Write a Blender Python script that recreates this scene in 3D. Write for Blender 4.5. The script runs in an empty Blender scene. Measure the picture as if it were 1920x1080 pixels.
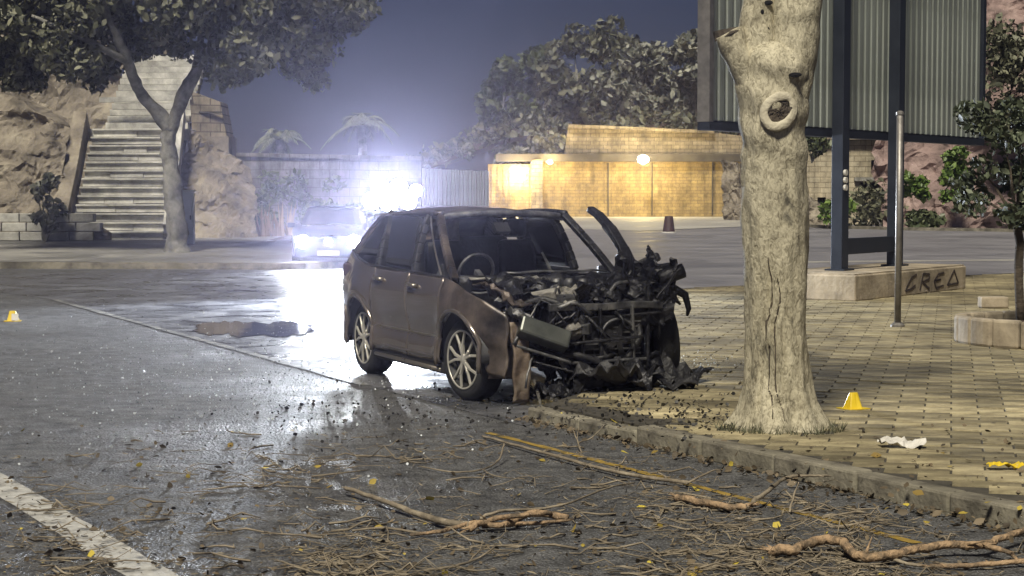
import bpy, bmesh, math, random
import numpy as np
from mathutils import Vector, Matrix, Euler, noise
random.seed(7); np.random.seed(7)
SC = bpy.context.scene
COL = SC.collection
R = math.radians
# ------------------------------------------------------------------ camera
CAM_H, FPX, YH = 1.8, 3300.0, 360.0
PITCH = math.atan((540 - YH) / FPX)
cd = bpy.data.cameras.new('camera'); cam = bpy.data.objects.new('camera', cd); COL.objects.link(cam)
cam.location = (0, 0, CAM_H); cam.rotation_euler = (math.pi / 2 - PITCH, 0, 0)
cd.sensor_width = 36; cd.lens = FPX / 1920 * 36; cd.clip_start = .1; cd.clip_end = 2000
SC.camera = cam
# ------------------------------------------------------------------ sky
SUN_EL, SUN_AZ = 53, 197           # night: a weak soft light from behind the camera's right shoulder stands for the town's lamps
w = bpy.data.worlds.new('World'); SC.world = w; w.use_nodes = True
nt = w.node_tree; nt.nodes.clear()
sky = nt.nodes.new('ShaderNodeTexSky'); sky.sky_type = 'NISHITA'; sky.sun_disc = False
sky.sun_elevation = R(SUN_EL); sky.sun_rotation = R(SUN_AZ); sky.air_density = 1.0; sky.dust_density = .4; sky.ozone_density = 4
bg = nt.nodes.new('ShaderNodeBackground'); bg.inputs[1].default_value = .0075
hue = nt.nodes.new('ShaderNodeMix'); hue.data_type = 'RGBA'; hue.blend_type = 'MULTIPLY'; hue.inputs[0].default_value = 1
hue.inputs[7].default_value = (.85, .74, 1.02, 1)
wo = nt.nodes.new('ShaderNodeOutputWorld')
nt.links.new(sky.outputs[0], hue.inputs[6]); nt.links.new(hue.outputs[2], bg.inputs[0]); nt.links.new(bg.outputs[0], wo.inputs[0])
# ------------------------------------------------------------------ key light
sd = bpy.data.lights.new('sun', 'SUN'); sun = bpy.data.objects.new('sun', sd); COL.objects.link(sun)
sd.energy = 2.9; sd.angle = R(12); sd.color = (1.0, .93, .76)
az = R(SUN_AZ); el = R(SUN_EL)
sdir = Vector((math.sin(az) * math.cos(el), math.cos(az) * math.cos(el), math.sin(el)))
sun.rotation_euler = sdir.to_track_quat('Z', 'Y').to_euler()
# ------------------------------------------------------------------ exposure
vs = SC.view_settings; vs.view_transform = 'Standard'; vs.look = 'None'; vs.exposure = 0.7; vs.gamma = 1.0; vs.use_curve_mapping = False
SC.render.engine = 'CYCLES'
cy = SC.cycles; cy.use_denoising = True; cy.max_bounces = 6; cy.volume_bounces = 0; cy.sample_clamp_indirect = 4
cy.use_adaptive_sampling = False; cy.caustics_reflective = False; cy.caustics_refractive = False

# ================================================================== helpers
_F = Vector((0, math.cos(PITCH), -math.sin(PITCH))); _U = Vector((0, math.sin(PITCH), math.cos(PITCH)))
def ray(px, py): return _F + Vector(((px - 960) / FPX, 0, 0)) + _U * (-(py - 540) / FPX)
def G(px, py, z=0.0):
    d = ray(px, py); t = (z - CAM_H) / d.z; return Vector((d.x * t, d.y * t, z))
def P(px, py, Y):
    d = ray(px, py); t = Y / d.y; return Vector((d.x * t, Y, CAM_H + d.z * t))

def tag(o, label=None, cat=None, group=None, kind=None):
    if label: o['label'] = label
    if cat: o['category'] = cat
    if group: o['group'] = group
    if kind: o['kind'] = kind
    return o
def thing(name, label, cat, loc=(0, 0, 0), rz=0.0, group=None):
    o = bpy.data.objects.new(name, None); COL.objects.link(o); o.empty_display_size = .1
    o.location = loc; o.rotation_euler = (0, 0, rz); return tag(o, label, cat, group)
def copy_tree(o, parent=None):
    c = o.copy(); COL.objects.link(c); c.parent = parent
    for ch in o.children: copy_tree(ch, c)
    return c

class MB:
    def __init__(s): s.v = []; s.f = []
    def add(s, vs_, fs_):
        b = len(s.v); s.v += [tuple(v) for v in vs_]; s.f += [tuple(b + i for i in f) for f in fs_]; return s
    def box(s, c, d, rot=None, taper=1.0):
        x, y, z = d[0] / 2, d[1] / 2, d[2] / 2; c = Vector(c)
        pts = [Vector((a * x * (taper if k > 0 else 1), b * y * (taper if k > 0 else 1), k * z)) for k in (-1, 1) for a, b in ((-1, -1), (1, -1), (1, 1), (-1, 1))]
        if rot is not None:
            m = rot if isinstance(rot, Matrix) else Euler(rot).to_matrix()
            pts = [m @ p for p in pts]
        return s.add([c + p for p in pts], [(3, 2, 1, 0), (4, 5, 6, 7), (0, 1, 5, 4), (1, 2, 6, 5), (2, 3, 7, 6), (3, 0, 4, 7)])
    def beam(s, p0, p1, w_, h_, up=(0, 0, 1)):
        p0 = Vector(p0); p1 = Vector(p1); d = (p1 - p0); L = d.length; d.normalize(); up = Vector(up)
        if abs(d.dot(up)) > .98: up = Vector((0, 1, 0))
        sx = d.cross(up).normalized(); uz = sx.cross(d).normalized()
        m = Matrix((d, sx, uz)).transposed()
        return s.box((p0 + p1) / 2, (L, w_, h_), m)
    def tube(s, pts, rad, n=8, cap=True, jit=0.0):
        pts = [Vector(p) for p in pts]; N = len(pts)
        rad = [rad] * N if not hasattr(rad, '__len__') else rad
        b = len(s.v); prev = None
        for i, p in enumerate(pts):
            t = (pts[min(i + 1, N - 1)] - pts[max(i - 1, 0)]).normalized()
            if prev is None:
                a = Vector((0, 0, 1)) if abs(t.z) < .9 else Vector((1, 0, 0)); u = t.cross(a).normalized()
            else:
                u = (prev - t * prev.dot(t)).normalized()
            prev = u; v = t.cross(u)
            for k in range(n):
                a = 2 * math.pi * k / n; r = rad[i] * (1 + random.uniform(-jit, jit))
                s.v.append(tuple(p + (u * math.cos(a) + v * math.sin(a)) * r))
        for i in range(N - 1):
            for k in range(n):
                s.f.append((b + i * n + k, b + i * n + (k + 1) % n, b + (i + 1) * n + (k + 1) % n, b + (i + 1) * n + k))
        if cap:
            s.f.append(tuple(b + k for k in range(n - 1, -1, -1))); s.f.append(tuple(b + (N - 1) * n + k for k in range(n)))
        return s
    def lathe(s, prof, n=24, axis='z', c=(0, 0, 0), closed=False):
        b = len(s.v); c = Vector(c)
        for r, h in prof:
            for k in range(n):
                a = 2 * math.pi * k / n
                p = (r * math.cos(a), r * math.sin(a), h)
                if axis == 'y': p = (p[0], h, p[1])
                if axis == 'x': p = (h, p[0], p[1])
                s.v.append(tuple(c + Vector(p)))
        m = len(prof)
        for i in range(m if closed else m - 1):
            j = (i + 1) % m
            for k in range(n):
                s.f.append((b + i * n + k, b + i * n + (k + 1) % n, b + j * n + (k + 1) % n, b + j * n + k))
        if not closed:
            s.f.append(tuple(b + k for k in range(n - 1, -1, -1))); s.f.append(tuple(b + (m - 1) * n + k for k in range(n)))
        return s
    def grid(s, fn, nu, nv):
        b = len(s.v)
        for i in range(nu + 1):
            for j in range(nv + 1): s.v.append(tuple(fn(i / nu, j / nv)))
        for i in range(nu):
            for j in range(nv):
                q = b + i * (nv + 1) + j; s.f.append((q, q + nv + 1, q + nv + 2, q + 1))
        return s
    def mesh(s, name):
        m = bpy.data.meshes.new(name); m.from_pydata(s.v, [], s.f); m.validate(); m.update(); return m
    def build(s, name, mt, parent=None, smooth=False, solid=0, bevel=0, flip=False):
        m = s.mesh(name)
        bm = bmesh.new(); bm.from_mesh(m); bmesh.ops.recalc_face_normals(bm, faces=bm.faces); bm.to_mesh(m); bm.free()
        if smooth: m.polygons.foreach_set('use_smooth', [True] * len(m.polygons))
        m.materials.append(mt)
        o = bpy.data.objects.new(name, m); COL.objects.link(o)
        if parent is not None: o.parent = parent
        if solid:
            md = o.modifiers.new('solid', 'SOLIDIFY'); md.thickness = solid; md.offset = 0
        if bevel:
            md = o.modifiers.new('bevel', 'BEVEL'); md.width = bevel; md.segments = 2; md.limit_method = 'ANGLE'
        return o
def inst(o, parent, loc, rot=(0, 0, 0), scale=(1, 1, 1), name=None):
    c = o.copy(); COL.objects.link(c); c.parent = parent; c.location = loc; c.rotation_euler = rot; c.scale = scale; return c

def nz(p, s=1.0): return noise.noise(Vector(p) * s)

# ------------------------------------------------------------------ materials
def new_mat(name):
    m = bpy.data.materials.new(name); m.use_nodes = True; t = m.node_tree; b = t.nodes['Principled BSDF']; return m, t, b
def mat(name, cols, scale=6, rough=.75, metal=0, bump=.25, bscale=None, detail=6, spec=.5, rvar=.12, coat=0, dist=.02, stretch=None, pos=None, rnd=0.0):
    m, t, b = new_mat(name); N = t.nodes.new; L = t.links.new
    tc = N('ShaderNodeTexCoord'); src = tc.outputs['Object']
    if stretch:
        mp = N('ShaderNodeMapping'); mp.inputs['Scale'].default_value = stretch; L(src, mp.inputs[0]); src = mp.outputs[0]
    n1 = N('ShaderNodeTexNoise'); n1.inputs['Scale'].default_value = scale; n1.inputs['Detail'].default_value = detail; n1.inputs['Roughness'].default_value = .62; L(src, n1.inputs[0])
    cr = N('ShaderNodeValToRGB'); L(n1.outputs[0], cr.inputs[0]); e = cr.color_ramp.elements
    k = len(cols)
    ps = pos or [.3 + .4 * i / max(k - 1, 1) for i in range(k)]
    while len(e) < k: e.new(.5)
    for i, c in enumerate(cols): e[i].position = ps[i]; e[i].color = (*c, 1)
    out = cr.outputs[0]
    if rnd:
        oi = N('ShaderNodeObjectInfo'); mr = N('ShaderNodeMapRange'); mr.inputs[3].default_value = 1 - rnd; mr.inputs[4].default_value = 1 + rnd
        L(oi.outputs['Random'], mr.inputs[0]); mx = N('ShaderNodeMix'); mx.data_type = 'RGBA'; mx.blend_type = 'MULTIPLY'; mx.inputs[0].default_value = 1
        L(out, mx.inputs[6]); L(mr.outputs[0], mx.inputs[7]); out = mx.outputs[2]
    L(out, b.inputs['Base Color'])
    b.inputs['Metallic'].default_value = metal; b.inputs['Specular IOR Level'].default_value = spec; b.inputs['Coat Weight'].default_value = coat
    n2 = N('ShaderNodeTexNoise'); n2.inputs['Scale'].default_value = bscale or scale * 4; n2.inputs['Detail'].default_value = 5; L(src, n2.inputs[0])
    mr2 = N('ShaderNodeMapRange'); mr2.inputs[3].default_value = rough - rvar; mr2.inputs[4].default_value = min(1, rough + rvar); L(n1.outputs[0], mr2.inputs[0]); L(mr2.outputs[0], b.inputs['Roughness'])
    if bump:
        bp = N('ShaderNodeBump'); bp.inputs['Strength'].default_value = bump; bp.inputs['Distance'].default_value = dist; L(n2.outputs[0], bp.inputs['Height']); L(bp.outputs[0], b.inputs['Normal'])
    return m
def emis(name, col, st):
    m, t, b = new_mat(name); b.inputs['Base Color'].default_value = (*col, 1); b.inputs['Emission Color'].default_value = (*col, 1); b.inputs['Emission Strength'].default_value = st; return m
def leafmat(name, c1, c2, rough=.5):
    m, t, b = new_mat(name); N = t.nodes.new; L = t.links.new
    g = N('ShaderNodeNewGeometry'); cr = N('ShaderNodeValToRGB'); L(g.outputs['Random Per Island'], cr.inputs[0])
    cr.color_ramp.elements[0].color = (*c1, 1); cr.color_ramp.elements[1].color = (*c2, 1); L(cr.outputs[0], b.inputs['Base Color'])
    b.inputs['Roughness'].default_value = rough; b.inputs['Transmission Weight'].default_value = 0
    return m

def wet_asphalt():
    m, t, b = new_mat('wet_asphalt'); N = t.nodes.new; L = t.links.new
    tc = N('ShaderNodeTexCoord'); o = tc.outputs['Object']
    big = N('ShaderNodeTexNoise'); big.inputs['Scale'].default_value = .55; big.inputs['Detail'].default_value = 5; L(o, big.inputs[0])
    mid = N('ShaderNodeTexNoise'); mid.inputs['Scale'].default_value = 5; mid.inputs['Detail'].default_value = 6; mid.inputs['Roughness'].default_value = .7; L(o, mid.inputs[0])
    fine = N('ShaderNodeTexVoronoi'); fine.inputs['Scale'].default_value = 55; L(o, fine.inputs[0])
    cr = N('ShaderNodeValToRGB'); L(mid.outputs[0], cr.inputs[0]); e = cr.color_ramp.elements
    e[0].position = .3; e[0].color = (.045, .046, .050, 1); e[1].position = .7; e[1].color = (.23, .23, .235, 1)
    spk = N('ShaderNodeMapRange'); spk.inputs[1].default_value = .0; spk.inputs[2].default_value = .5; spk.inputs[3].default_value = 1.5; spk.inputs[4].default_value = .6; L(fine.outputs['Distance'], spk.inputs[0])
    mx = N('ShaderNodeMix'); mx.data_type = 'RGBA'; mx.blend_type = 'MULTIPLY'; mx.inputs[0].default_value = 1; L(cr.outputs[0], mx.inputs[6]); L(spk.outputs[0], mx.inputs[7]); L(mx.outputs[2], b.inputs['Base Color'])
    rr = N('ShaderNodeMapRange'); rr.inputs[1].default_value = .35; rr.inputs[2].default_value = .65; rr.inputs[3].default_value = .36; rr.inputs[4].default_value = .72; L(big.outputs[0], rr.inputs[0]); L(rr.outputs[0], b.inputs['Roughness'])
    b1 = N('ShaderNodeBump'); b1.inputs['Strength'].default_value = .8; b1.inputs['Distance'].default_value = .02; L(fine.outputs['Distance'], b1.inputs['Height'])
    b2 = N('ShaderNodeBump'); b2.inputs['Strength'].default_value = .9; b2.inputs['Distance'].default_value = .05; L(mid.outputs[0], b2.inputs['Height']); L(b1.outputs[0], b2.inputs['Normal']); L(b2.outputs[0], b.inputs['Normal'])
    b.inputs['Specular IOR Level'].default_value = .55
    return m
def wet_concrete(name, c1, c2, r0, r1, sc=.8, bst=.4):
    m, t, b = new_mat(name); N = t.nodes.new; L = t.links.new
    tc = N('ShaderNodeTexCoord'); o = tc.outputs['Object']
    big = N('ShaderNodeTexNoise'); big.inputs['Scale'].default_value = sc; big.inputs['Detail'].default_value = 7; big.inputs['Roughness'].default_value = .65; big.inputs['Distortion'].default_value = .6; L(o, big.inputs[0])
    cr = N('ShaderNodeValToRGB'); L(big.outputs[0], cr.inputs[0]); e = cr.color_ramp.elements; e[0].position = .36; e[0].color = (*c1, 1); e[1].position = .64; e[1].color = (*c2, 1); L(cr.outputs[0], b.inputs['Base Color'])
    rr = N('ShaderNodeMapRange'); rr.inputs[1].default_value = .4; rr.inputs[2].default_value = .6; rr.inputs[3].default_value = r0; rr.inputs[4].default_value = r1; L(big.outputs[0], rr.inputs[0]); L(rr.outputs[0], b.inputs['Roughness'])
    f = N('ShaderNodeTexNoise'); f.inputs['Scale'].default_value = 9; f.inputs['Detail'].default_value = 6; L(o, f.inputs[0])
    b2 = N('ShaderNodeBump'); b2.inputs['Strength'].default_value = bst; b2.inputs['Distance'].default_value = .03; L(f.outputs[0], b2.inputs['Height']); L(b2.outputs[0], b.inputs['Normal']); b.inputs['Specular IOR Level'].default_value = .3
    return m
def masonry(name, c1, c2, cm, bw, bh, rough=.9):
    m, t, b = new_mat(name); N = t.nodes.new; L = t.links.new
    tc = N('ShaderNodeTexCoord'); o = tc.outputs['Object']
    sx = N('ShaderNodeSeparateXYZ'); L(o, sx.inputs[0]); cx = N('ShaderNodeCombineXYZ'); L(sx.outputs[0], cx.inputs[0]); L(sx.outputs[2], cx.inputs[1])
    br = N('ShaderNodeTexBrick'); br.inputs['Scale'].default_value = 1; br.inputs['Brick Width'].default_value = bw; br.inputs['Row Height'].default_value = bh; br.inputs['Mortar Size'].default_value = .018
    br.inputs['Color1'].default_value = (*c1, 1); br.inputs['Color2'].default_value = (*c2, 1); br.inputs['Mortar'].default_value = (*cm, 1); L(cx.outputs[0], br.inputs[0])
    n = N('ShaderNodeTexNoise'); n.inputs['Scale'].default_value = 1.4; n.inputs['Detail'].default_value = 8; n.inputs['Roughness'].default_value = .7; L(o, n.inputs[0])
    mpv = N('ShaderNodeMapping'); mpv.inputs['Scale'].default_value = (1.6, 1.6, .28); L(o, mpv.inputs[0]); nv_ = N('ShaderNodeTexNoise'); nv_.inputs['Scale'].default_value = 1.1; nv_.inputs['Detail'].default_value = 8; nv_.inputs['Roughness'].default_value = .7; L(mpv.outputs[0], nv_.inputs[0])
    av = N('ShaderNodeMath'); av.operation = 'ADD'; L(n.outputs[0], av.inputs[0]); L(nv_.outputs[0], av.inputs[1])
    mr = N('ShaderNodeMapRange'); mr.inputs[1].default_value = .72; mr.inputs[2].default_value = 1.22; mr.inputs[3].default_value = .35; mr.inputs[4].default_value = 1.3; L(av.outputs[0], mr.inputs[0])
    mx = N('ShaderNodeMix'); mx.data_type = 'RGBA'; mx.blend_type = 'MULTIPLY'; mx.inputs[0].default_value = 1; L(br.outputs[0], mx.inputs[6]); L(mr.outputs[0], mx.inputs[7]); L(mx.outputs[2], b.inputs['Base Color'])
    b.inputs['Roughness'].default_value = rough
    bp = N('ShaderNodeBump'); bp.inputs['Strength'].default_value = .6; bp.inputs['Distance'].default_value = .05; L(n.outputs[0], bp.inputs['Height'])
    b3 = N('ShaderNodeBump'); b3.inputs['Strength'].default_value = .5; b3.inputs['Distance'].default_value = .03; b3.invert = True; L(br.outputs['Fac'], b3.inputs['Height']); L(bp.outputs[0], b3.inputs['Normal']); L(b3.outputs[0], b.inputs['Normal'])
    return m

M = {}
M['asphalt'] = wet_asphalt()
M['bay'] = wet_concrete('wet_bay', (.035, .037, .044), (.13, .13, .14), .25, .7, 1.3, 1.0)
M['lot'] = wet_concrete('lot_asphalt', (.13, .13, .15), (.22, .215, .235), .45, .75, .35, .2)
M['pale_lit_ground'] = wet_concrete('pale_lit_concrete', (.26, .25, .24), (.42, .41, .38), .5, .8, .3, .2)  # pale pavement tone, also used to paint lamplit ground
M['farpave'] = wet_concrete('far_paving', (.13, .13, .13), (.30, .29, .27), .35, .75, .6, .4)
M['joint'] = mat('paving_joint', [(.03, .028, .024), (.08, .07, .055)], 9, .9)
M['paver'] = mat('paver_stone', [(.16, .13, .082), (.37, .315, .19), (.46, .40, .245)], 3, .72, bump=.5, bscale=26, rnd=.42)
def stained(m, lo, hi, sc, p0=.38, p1=.62):      # large soot and damp stains that run across the pieces
    t = m.node_tree; b = t.nodes['Principled BSDF']; src = b.inputs['Base Color'].links[0].from_socket; N = t.nodes.new; L = t.links.new
    g = N('ShaderNodeNewGeometry'); n = N('ShaderNodeTexNoise'); n.inputs['Scale'].default_value = sc; n.inputs['Detail'].default_value = 7; n.inputs['Roughness'].default_value = .68; n.inputs['Distortion'].default_value = .5
    mp = N('ShaderNodeMapping'); mp.inputs['Scale'].default_value = (1, 1.6, 1); L(g.outputs['Position'], mp.inputs[0]); L(mp.outputs[0], n.inputs[0])
    mr = N('ShaderNodeMapRange'); mr.inputs[1].default_value = p0; mr.inputs[2].default_value = p1; mr.inputs[3].default_value = lo; mr.inputs[4].default_value = hi; L(n.outputs[0], mr.inputs[0])
    mx = N('ShaderNodeMix'); mx.data_type = 'RGBA'; mx.blend_type = 'MULTIPLY'; mx.inputs[0].default_value = 1; L(src, mx.inputs[6]); L(mr.outputs[0], mx.inputs[7]); L(mx.outputs[2], b.inputs['Base Color'])
stained(M['paver'], .42, 1.12, .55)
M['kerb'] = mat('kerb_stone', [(.09, .08, .065), (.23, .21, .165), (.30, .275, .21)], 3.5, .8, bump=.5, bscale=30, rnd=.12)
M['white_paint'] = mat('worn_white_paint', [(.09, .09, .09), (.38, .37, .35), (.58, .57, .54)], 9, .6, bump=.5, bscale=45, pos=[.33, .46, .7])
stained(M['kerb'], .45, 1.1, .8)
M['line_paint'] = mat('faded_line', [(.05, .05, .052), (.13, .13, .125), (.28, .275, .25)], 5, .6, bump=.4, bscale=40, pos=[.35, .5, .7])
M['yellow_paint'] = mat('worn_yellow_paint', [(.06, .055, .04), (.28, .19, .04), (.42, .28, .06)], 6, .6, bump=.4, bscale=40, pos=[.32, .48, .7])
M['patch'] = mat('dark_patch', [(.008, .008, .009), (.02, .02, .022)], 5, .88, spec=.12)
M['puddle'] = mat('dirty_water', [(.006, .006, .007), (.012, .012, .013)], 2, .05, bump=.04, bscale=3, rvar=.03)
M['char'] = mat('charred_metal', [(.008, .008, .010), (.026, .026, .031), (.085, .083, .088)], 7, .45, .5, bump=.7, bscale=24, pos=[.3, .55, .75])
M['char2'] = mat('burnt_plastic', [(.010, .010, .012), (.03, .029, .032)], 12, .55, 0, bump=.6, bscale=30)
M['soot'] = mat('sooty_grey_metal', [(.03, .03, .035), (.12, .12, .125), (.30, .29, .28)], 7, .5, .6, bump=.5, bscale=25, pos=[.3, .5, .75])
M['beam'] = mat('scorched_beam', [(.05, .055, .05), (.15, .155, .14)], 3, .4, .5, bump=.1, bscale=6)
M['ash'] = mat('ash_white_metal', [(.12, .11, .10), (.42, .40, .36)], 11, .7, .2, bump=.6)
M['paint'] = mat('bronze_paint', [(.18, .152, .135), (.235, .20, .178)], 2.0, .15, .6, bump=.035, bscale=2.2, rvar=.08, coat=.8)
M['paint_dirty'] = mat('sooted_bronze_paint', [(.022, .020, .021), (.092, .075, .066), (.18, .145, .122)], 3.2, .40, .4, bump=.25, bscale=8, pos=[.33, .5, .68])
M['trim'] = mat('dark_trim', [(.02, .02, .022), (.035, .034, .036)], 10, .55, bump=.15)
M['chrome'] = mat('brushed_trim', [(.42, .37, .30), (.55, .5, .42)], 6, .3, .9, bump=.05)
M['tyre'] = mat('tyre_rubber', [(.012, .012, .013), (.03, .03, .032)], 14, .7, bump=.3, bscale=60)
M['alloy'] = mat('alloy_wheel', [(.60, .57, .50), (.74, .71, .64)], 8, .35, .55, bump=.05)
M['dark_alloy'] = mat('dark_alloy', [(.008, .008, .009), (.02, .02, .021)], 9, .6, .2)
M['rust'] = mat('bent_bumper_skin', [(.07, .05, .04), (.19, .145, .11), (.30, .25, .20)], 6, .6, .2, bump=.5, bscale=20)
def bark_mat():
    m, t, b = new_mat('pale_bark'); N = t.nodes.new; L = t.links.new; o = N('ShaderNodeTexCoord').outputs['Object']
    mp = N('ShaderNodeMapping'); mp.inputs['Scale'].default_value = (1, 1, .55); L(o, mp.inputs[0])
    n1 = N('ShaderNodeTexNoise'); n1.inputs['Scale'].default_value = 3.2; n1.inputs['Detail'].default_value = 8; n1.inputs['Roughness'].default_value = .7; n1.inputs['Distortion'].default_value = .8; L(mp.outputs[0], n1.inputs[0])
    c1 = N('ShaderNodeValToRGB'); L(n1.outputs[0], c1.inputs[0]); e = c1.color_ramp.elements
    e[0].position = .36; e[0].color = (.15, .14, .11, 1); e[1].position = .44; e[1].color = (.42, .385, .29, 1); k = e.new(.6); k.color = (.54, .50, .385, 1); k = e.new(.76); k.color = (.38, .355, .28, 1)
    v = N('ShaderNodeTexNoise'); v.inputs['Scale'].default_value = 34; v.inputs['Detail'].default_value = 8; v.inputs['Distortion'].default_value = 1.2; v.inputs['Roughness'].default_value = .6; L(mp.outputs[0], v.inputs[0])
    c2 = N('ShaderNodeValToRGB'); L(v.outputs[0], c2.inputs[0]); e = c2.color_ramp.elements; e[0].position = .33; e[0].color = (.42, .40, .36, 1); e[1].position = .56; e[1].color = (1.08, 1.07, 1.04, 1)
    mx = N('ShaderNodeMix'); mx.data_type = 'RGBA'; mx.blend_type = 'MULTIPLY'; mx.inputs[0].default_value = 1; L(c1.outputs[0], mx.inputs[6]); L(c2.outputs[0], mx.inputs[7]); L(mx.outputs[2], b.inputs['Base Color'])
    b.inputs['Roughness'].default_value = .85; b1 = N('ShaderNodeBump'); b1.inputs['Strength'].default_value = .9; b1.inputs['Distance'].default_value = .012; L(v.outputs[0], b1.inputs['Height'])
    b2 = N('ShaderNodeBump'); b2.inputs['Strength'].default_value = .7; b2.inputs['Distance'].default_value = .03; L(n1.outputs[0], b2.inputs['Height']); L(b1.outputs[0], b2.inputs['Normal']); L(b2.outputs[0], b.inputs['Normal']); return m
M['bark'] = bark_mat()
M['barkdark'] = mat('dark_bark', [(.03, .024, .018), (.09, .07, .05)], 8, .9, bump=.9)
M['scar'] = mat('healed_bark_ring', [(.42, .38, .29), (.62, .57, .44)], 9, .8, bump=.5)
M['orangewood'] = mat('torn_wood', [(.07, .055, .04), (.19, .135, .085), (.36, .245, .145), (.46, .33, .20)], 12, .85, bump=1.0, bscale=40, detail=9, pos=[.3, .44, .55, .7])
M['twig'] = mat('grey_twig', [(.08, .066, .048), (.20, .165, .12), (.34, .29, .215)], 7, .85, bump=.6)
M['bark2'] = mat('grey_bark', [(.06, .06, .055), (.20, .195, .175), (.34, .33, .29)], 3, .9, bump=.8, bscale=12)
M['stone'] = mat('step_stone', [(.30, .29, .26), (.50, .49, .45), (.60, .59, .55)], 1.6, .85, bump=.5, bscale=9, rnd=.16, detail=8)
stained(M['stone'], .5, 1.12, .9)
M['rock'] = mat('limestone_rock', [(.07, .062, .05), (.22, .19, .15), (.36, .32, .25)], .9, .92, bump=1, bscale=4, detail=10, dist=.12)
M['rockpink'] = mat('pinkish_rock', [(.10, .075, .07), (.28, .20, .185), (.44, .34, .31)], .6, .92, bump=1, bscale=3, detail=10, dist=.15)
M['rubble'] = masonry('stone_courses', (.34, .29, .21), (.25, .21, .15), (.12, .10, .075), .62, .29)
M['lamplit_stone'] = masonry('lamplit_limestone', (.52, .46, .34), (.44, .38, .27), (.26, .22, .15), .62, .29)  # limestone lightened so that lamplight on the facade sits in its colour
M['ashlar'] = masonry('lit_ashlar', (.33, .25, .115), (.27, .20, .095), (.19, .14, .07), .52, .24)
M['greywall'] = masonry('grey_wall', (.20, .19, .19), (.17, .165, .17), (.11, .105, .105), .9, .4)
M['darkband'] = mat('dark_ledge', [(.04, .035, .03), (.10, .09, .075)], 1.2, .9)
M['slat'] = mat('painted_slat', [(.12, .125, .11), (.24, .265, .245), (.33, .36, .335)], 2.5, .5, .1, bump=.1, rnd=.15, stretch=(3, 3, .35), pos=[.3, .45, .7])
M['steel'] = mat('blue_black_steel', [(.012, .016, .026), (.022, .028, .042)], 3, .5, .2, bump=.1)
M['galv'] = mat('galvanised_steel', [(.18, .17, .16), (.33, .31, .29)], 6, .5, .7, bump=.15)
M['plinth'] = mat('cream_render', [(.22, .18, .13), (.38, .32, .235), (.45, .385, .29)], 2.2, .85, bump=.4, bscale=14)
M['graffiti'] = mat('graffiti_paint', [(.03, .022, .02), (.05, .035, .03)], 9, .7, bump=.1)
M['corr'] = mat('pale_sheet', [(.33, .33, .34), (.46, .46, .47)], .8, .5, .2, bump=.1)
stained(M['plinth'], .55, 1.1, 1.3)
M['soil'] = mat('planter_soil', [(.03, .018, .012), (.10, .06, .042)], 12, .95, bump=1, bscale=30, dist=.05)
M['whitebox'] = mat('pale_cabinet', [(.42, .46, .46), (.55, .58, .58)], 3, .6, bump=.1)
M['yellowplastic'] = mat('yellow_plastic', [(.62, .44, .02), (.72, .53, .03)], 6, .4, bump=.05)
M['paper'] = mat('crumpled_paper', [(.5, .48, .44), (.66, .64, .6)], 9, .8)
M['redplastic'] = mat('dull_red_plastic', [(.028, .014, .020), (.05, .022, .028)], 5, .6)
M['glassdark'] = mat('sooty_glass', [(.012, .012, .016), (.03, .03, .036)], 3, .12, bump=.05, rvar=.06, spec=.7)
M['carblue'] = mat('dark_blue_paint', [(.015, .02, .05), (.022, .03, .07)], 2, .3, .3, bump=.02, coat=.5)
M['headlamp'] = emis('headlamp_glow', (.92, .96, 1.0), 150)
M['flood'] = emis('flood_glow', (.93, .96, 1.0), 120)
M['warmlamp'] = emis('warm_lamp_glow', (1.0, .86, .55), 55)
M['leaf_dark'] = leafmat('dark_leaf', (.035, .05, .02), (.13, .15, .075), .5)
M['leaf_olive'] = leafmat('olive_leaf', (.03, .036, .02), (.20, .20, .13), .6)
M['leaf_grey'] = leafmat('grey_green_leaf', (.07, .08, .065), (.33, .33, .27), .6)
M['leaf_green'] = leafmat('bright_leaf', (.04, .08, .015), (.16, .24, .05), .5)
M['leaf_bush'] = leafmat('glossy_bush_leaf', (.02, .03, .015), (.13, .15, .09), .6)
M['dry'] = leafmat('dry_stalk', (.14, .09, .05), (.36, .27, .19), .8)
M['palm'] = leafmat('palm_leaf', (.08, .09, .06), (.26, .28, .2), .6)
M['litter_leaf'] = leafmat('fallen_leaf', (.16, .10, .03), (.62, .50, .07), .6)
M['litter_dark'] = leafmat('dead_leaf', (.03, .022, .014), (.17, .13, .08), .7)
M['straw'] = leafmat('straw_bits', (.05, .04, .03), (.30, .25, .17), .8)
M['soot_flake'] = leafmat('soot_flake', (.006, .006, .006), (.05, .045, .04), .6)
M['shard'] = leafmat('glass_crumb', (.25, .27, .29), (.8, .84, .88), .08)

# ================================================================== setting
def sheet(name, pts, z, mt, label=None):
    mb = MB(); mb.add([(p[0], p[1], z) for p in pts], [tuple(range(len(pts)))])
    m = mb.mesh(name); m.materials.append(mt); o = bpy.data.objects.new(name, m); COL.objects.link(o)
    if m.polygons[0].normal.z < 0: m.flip_normals()
    o['kind'] = 'structure'; return o
sheet('ground', [(-500, -60), (500, -60), (500, 900), (-500, 900)], 0, M['asphalt'])
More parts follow.
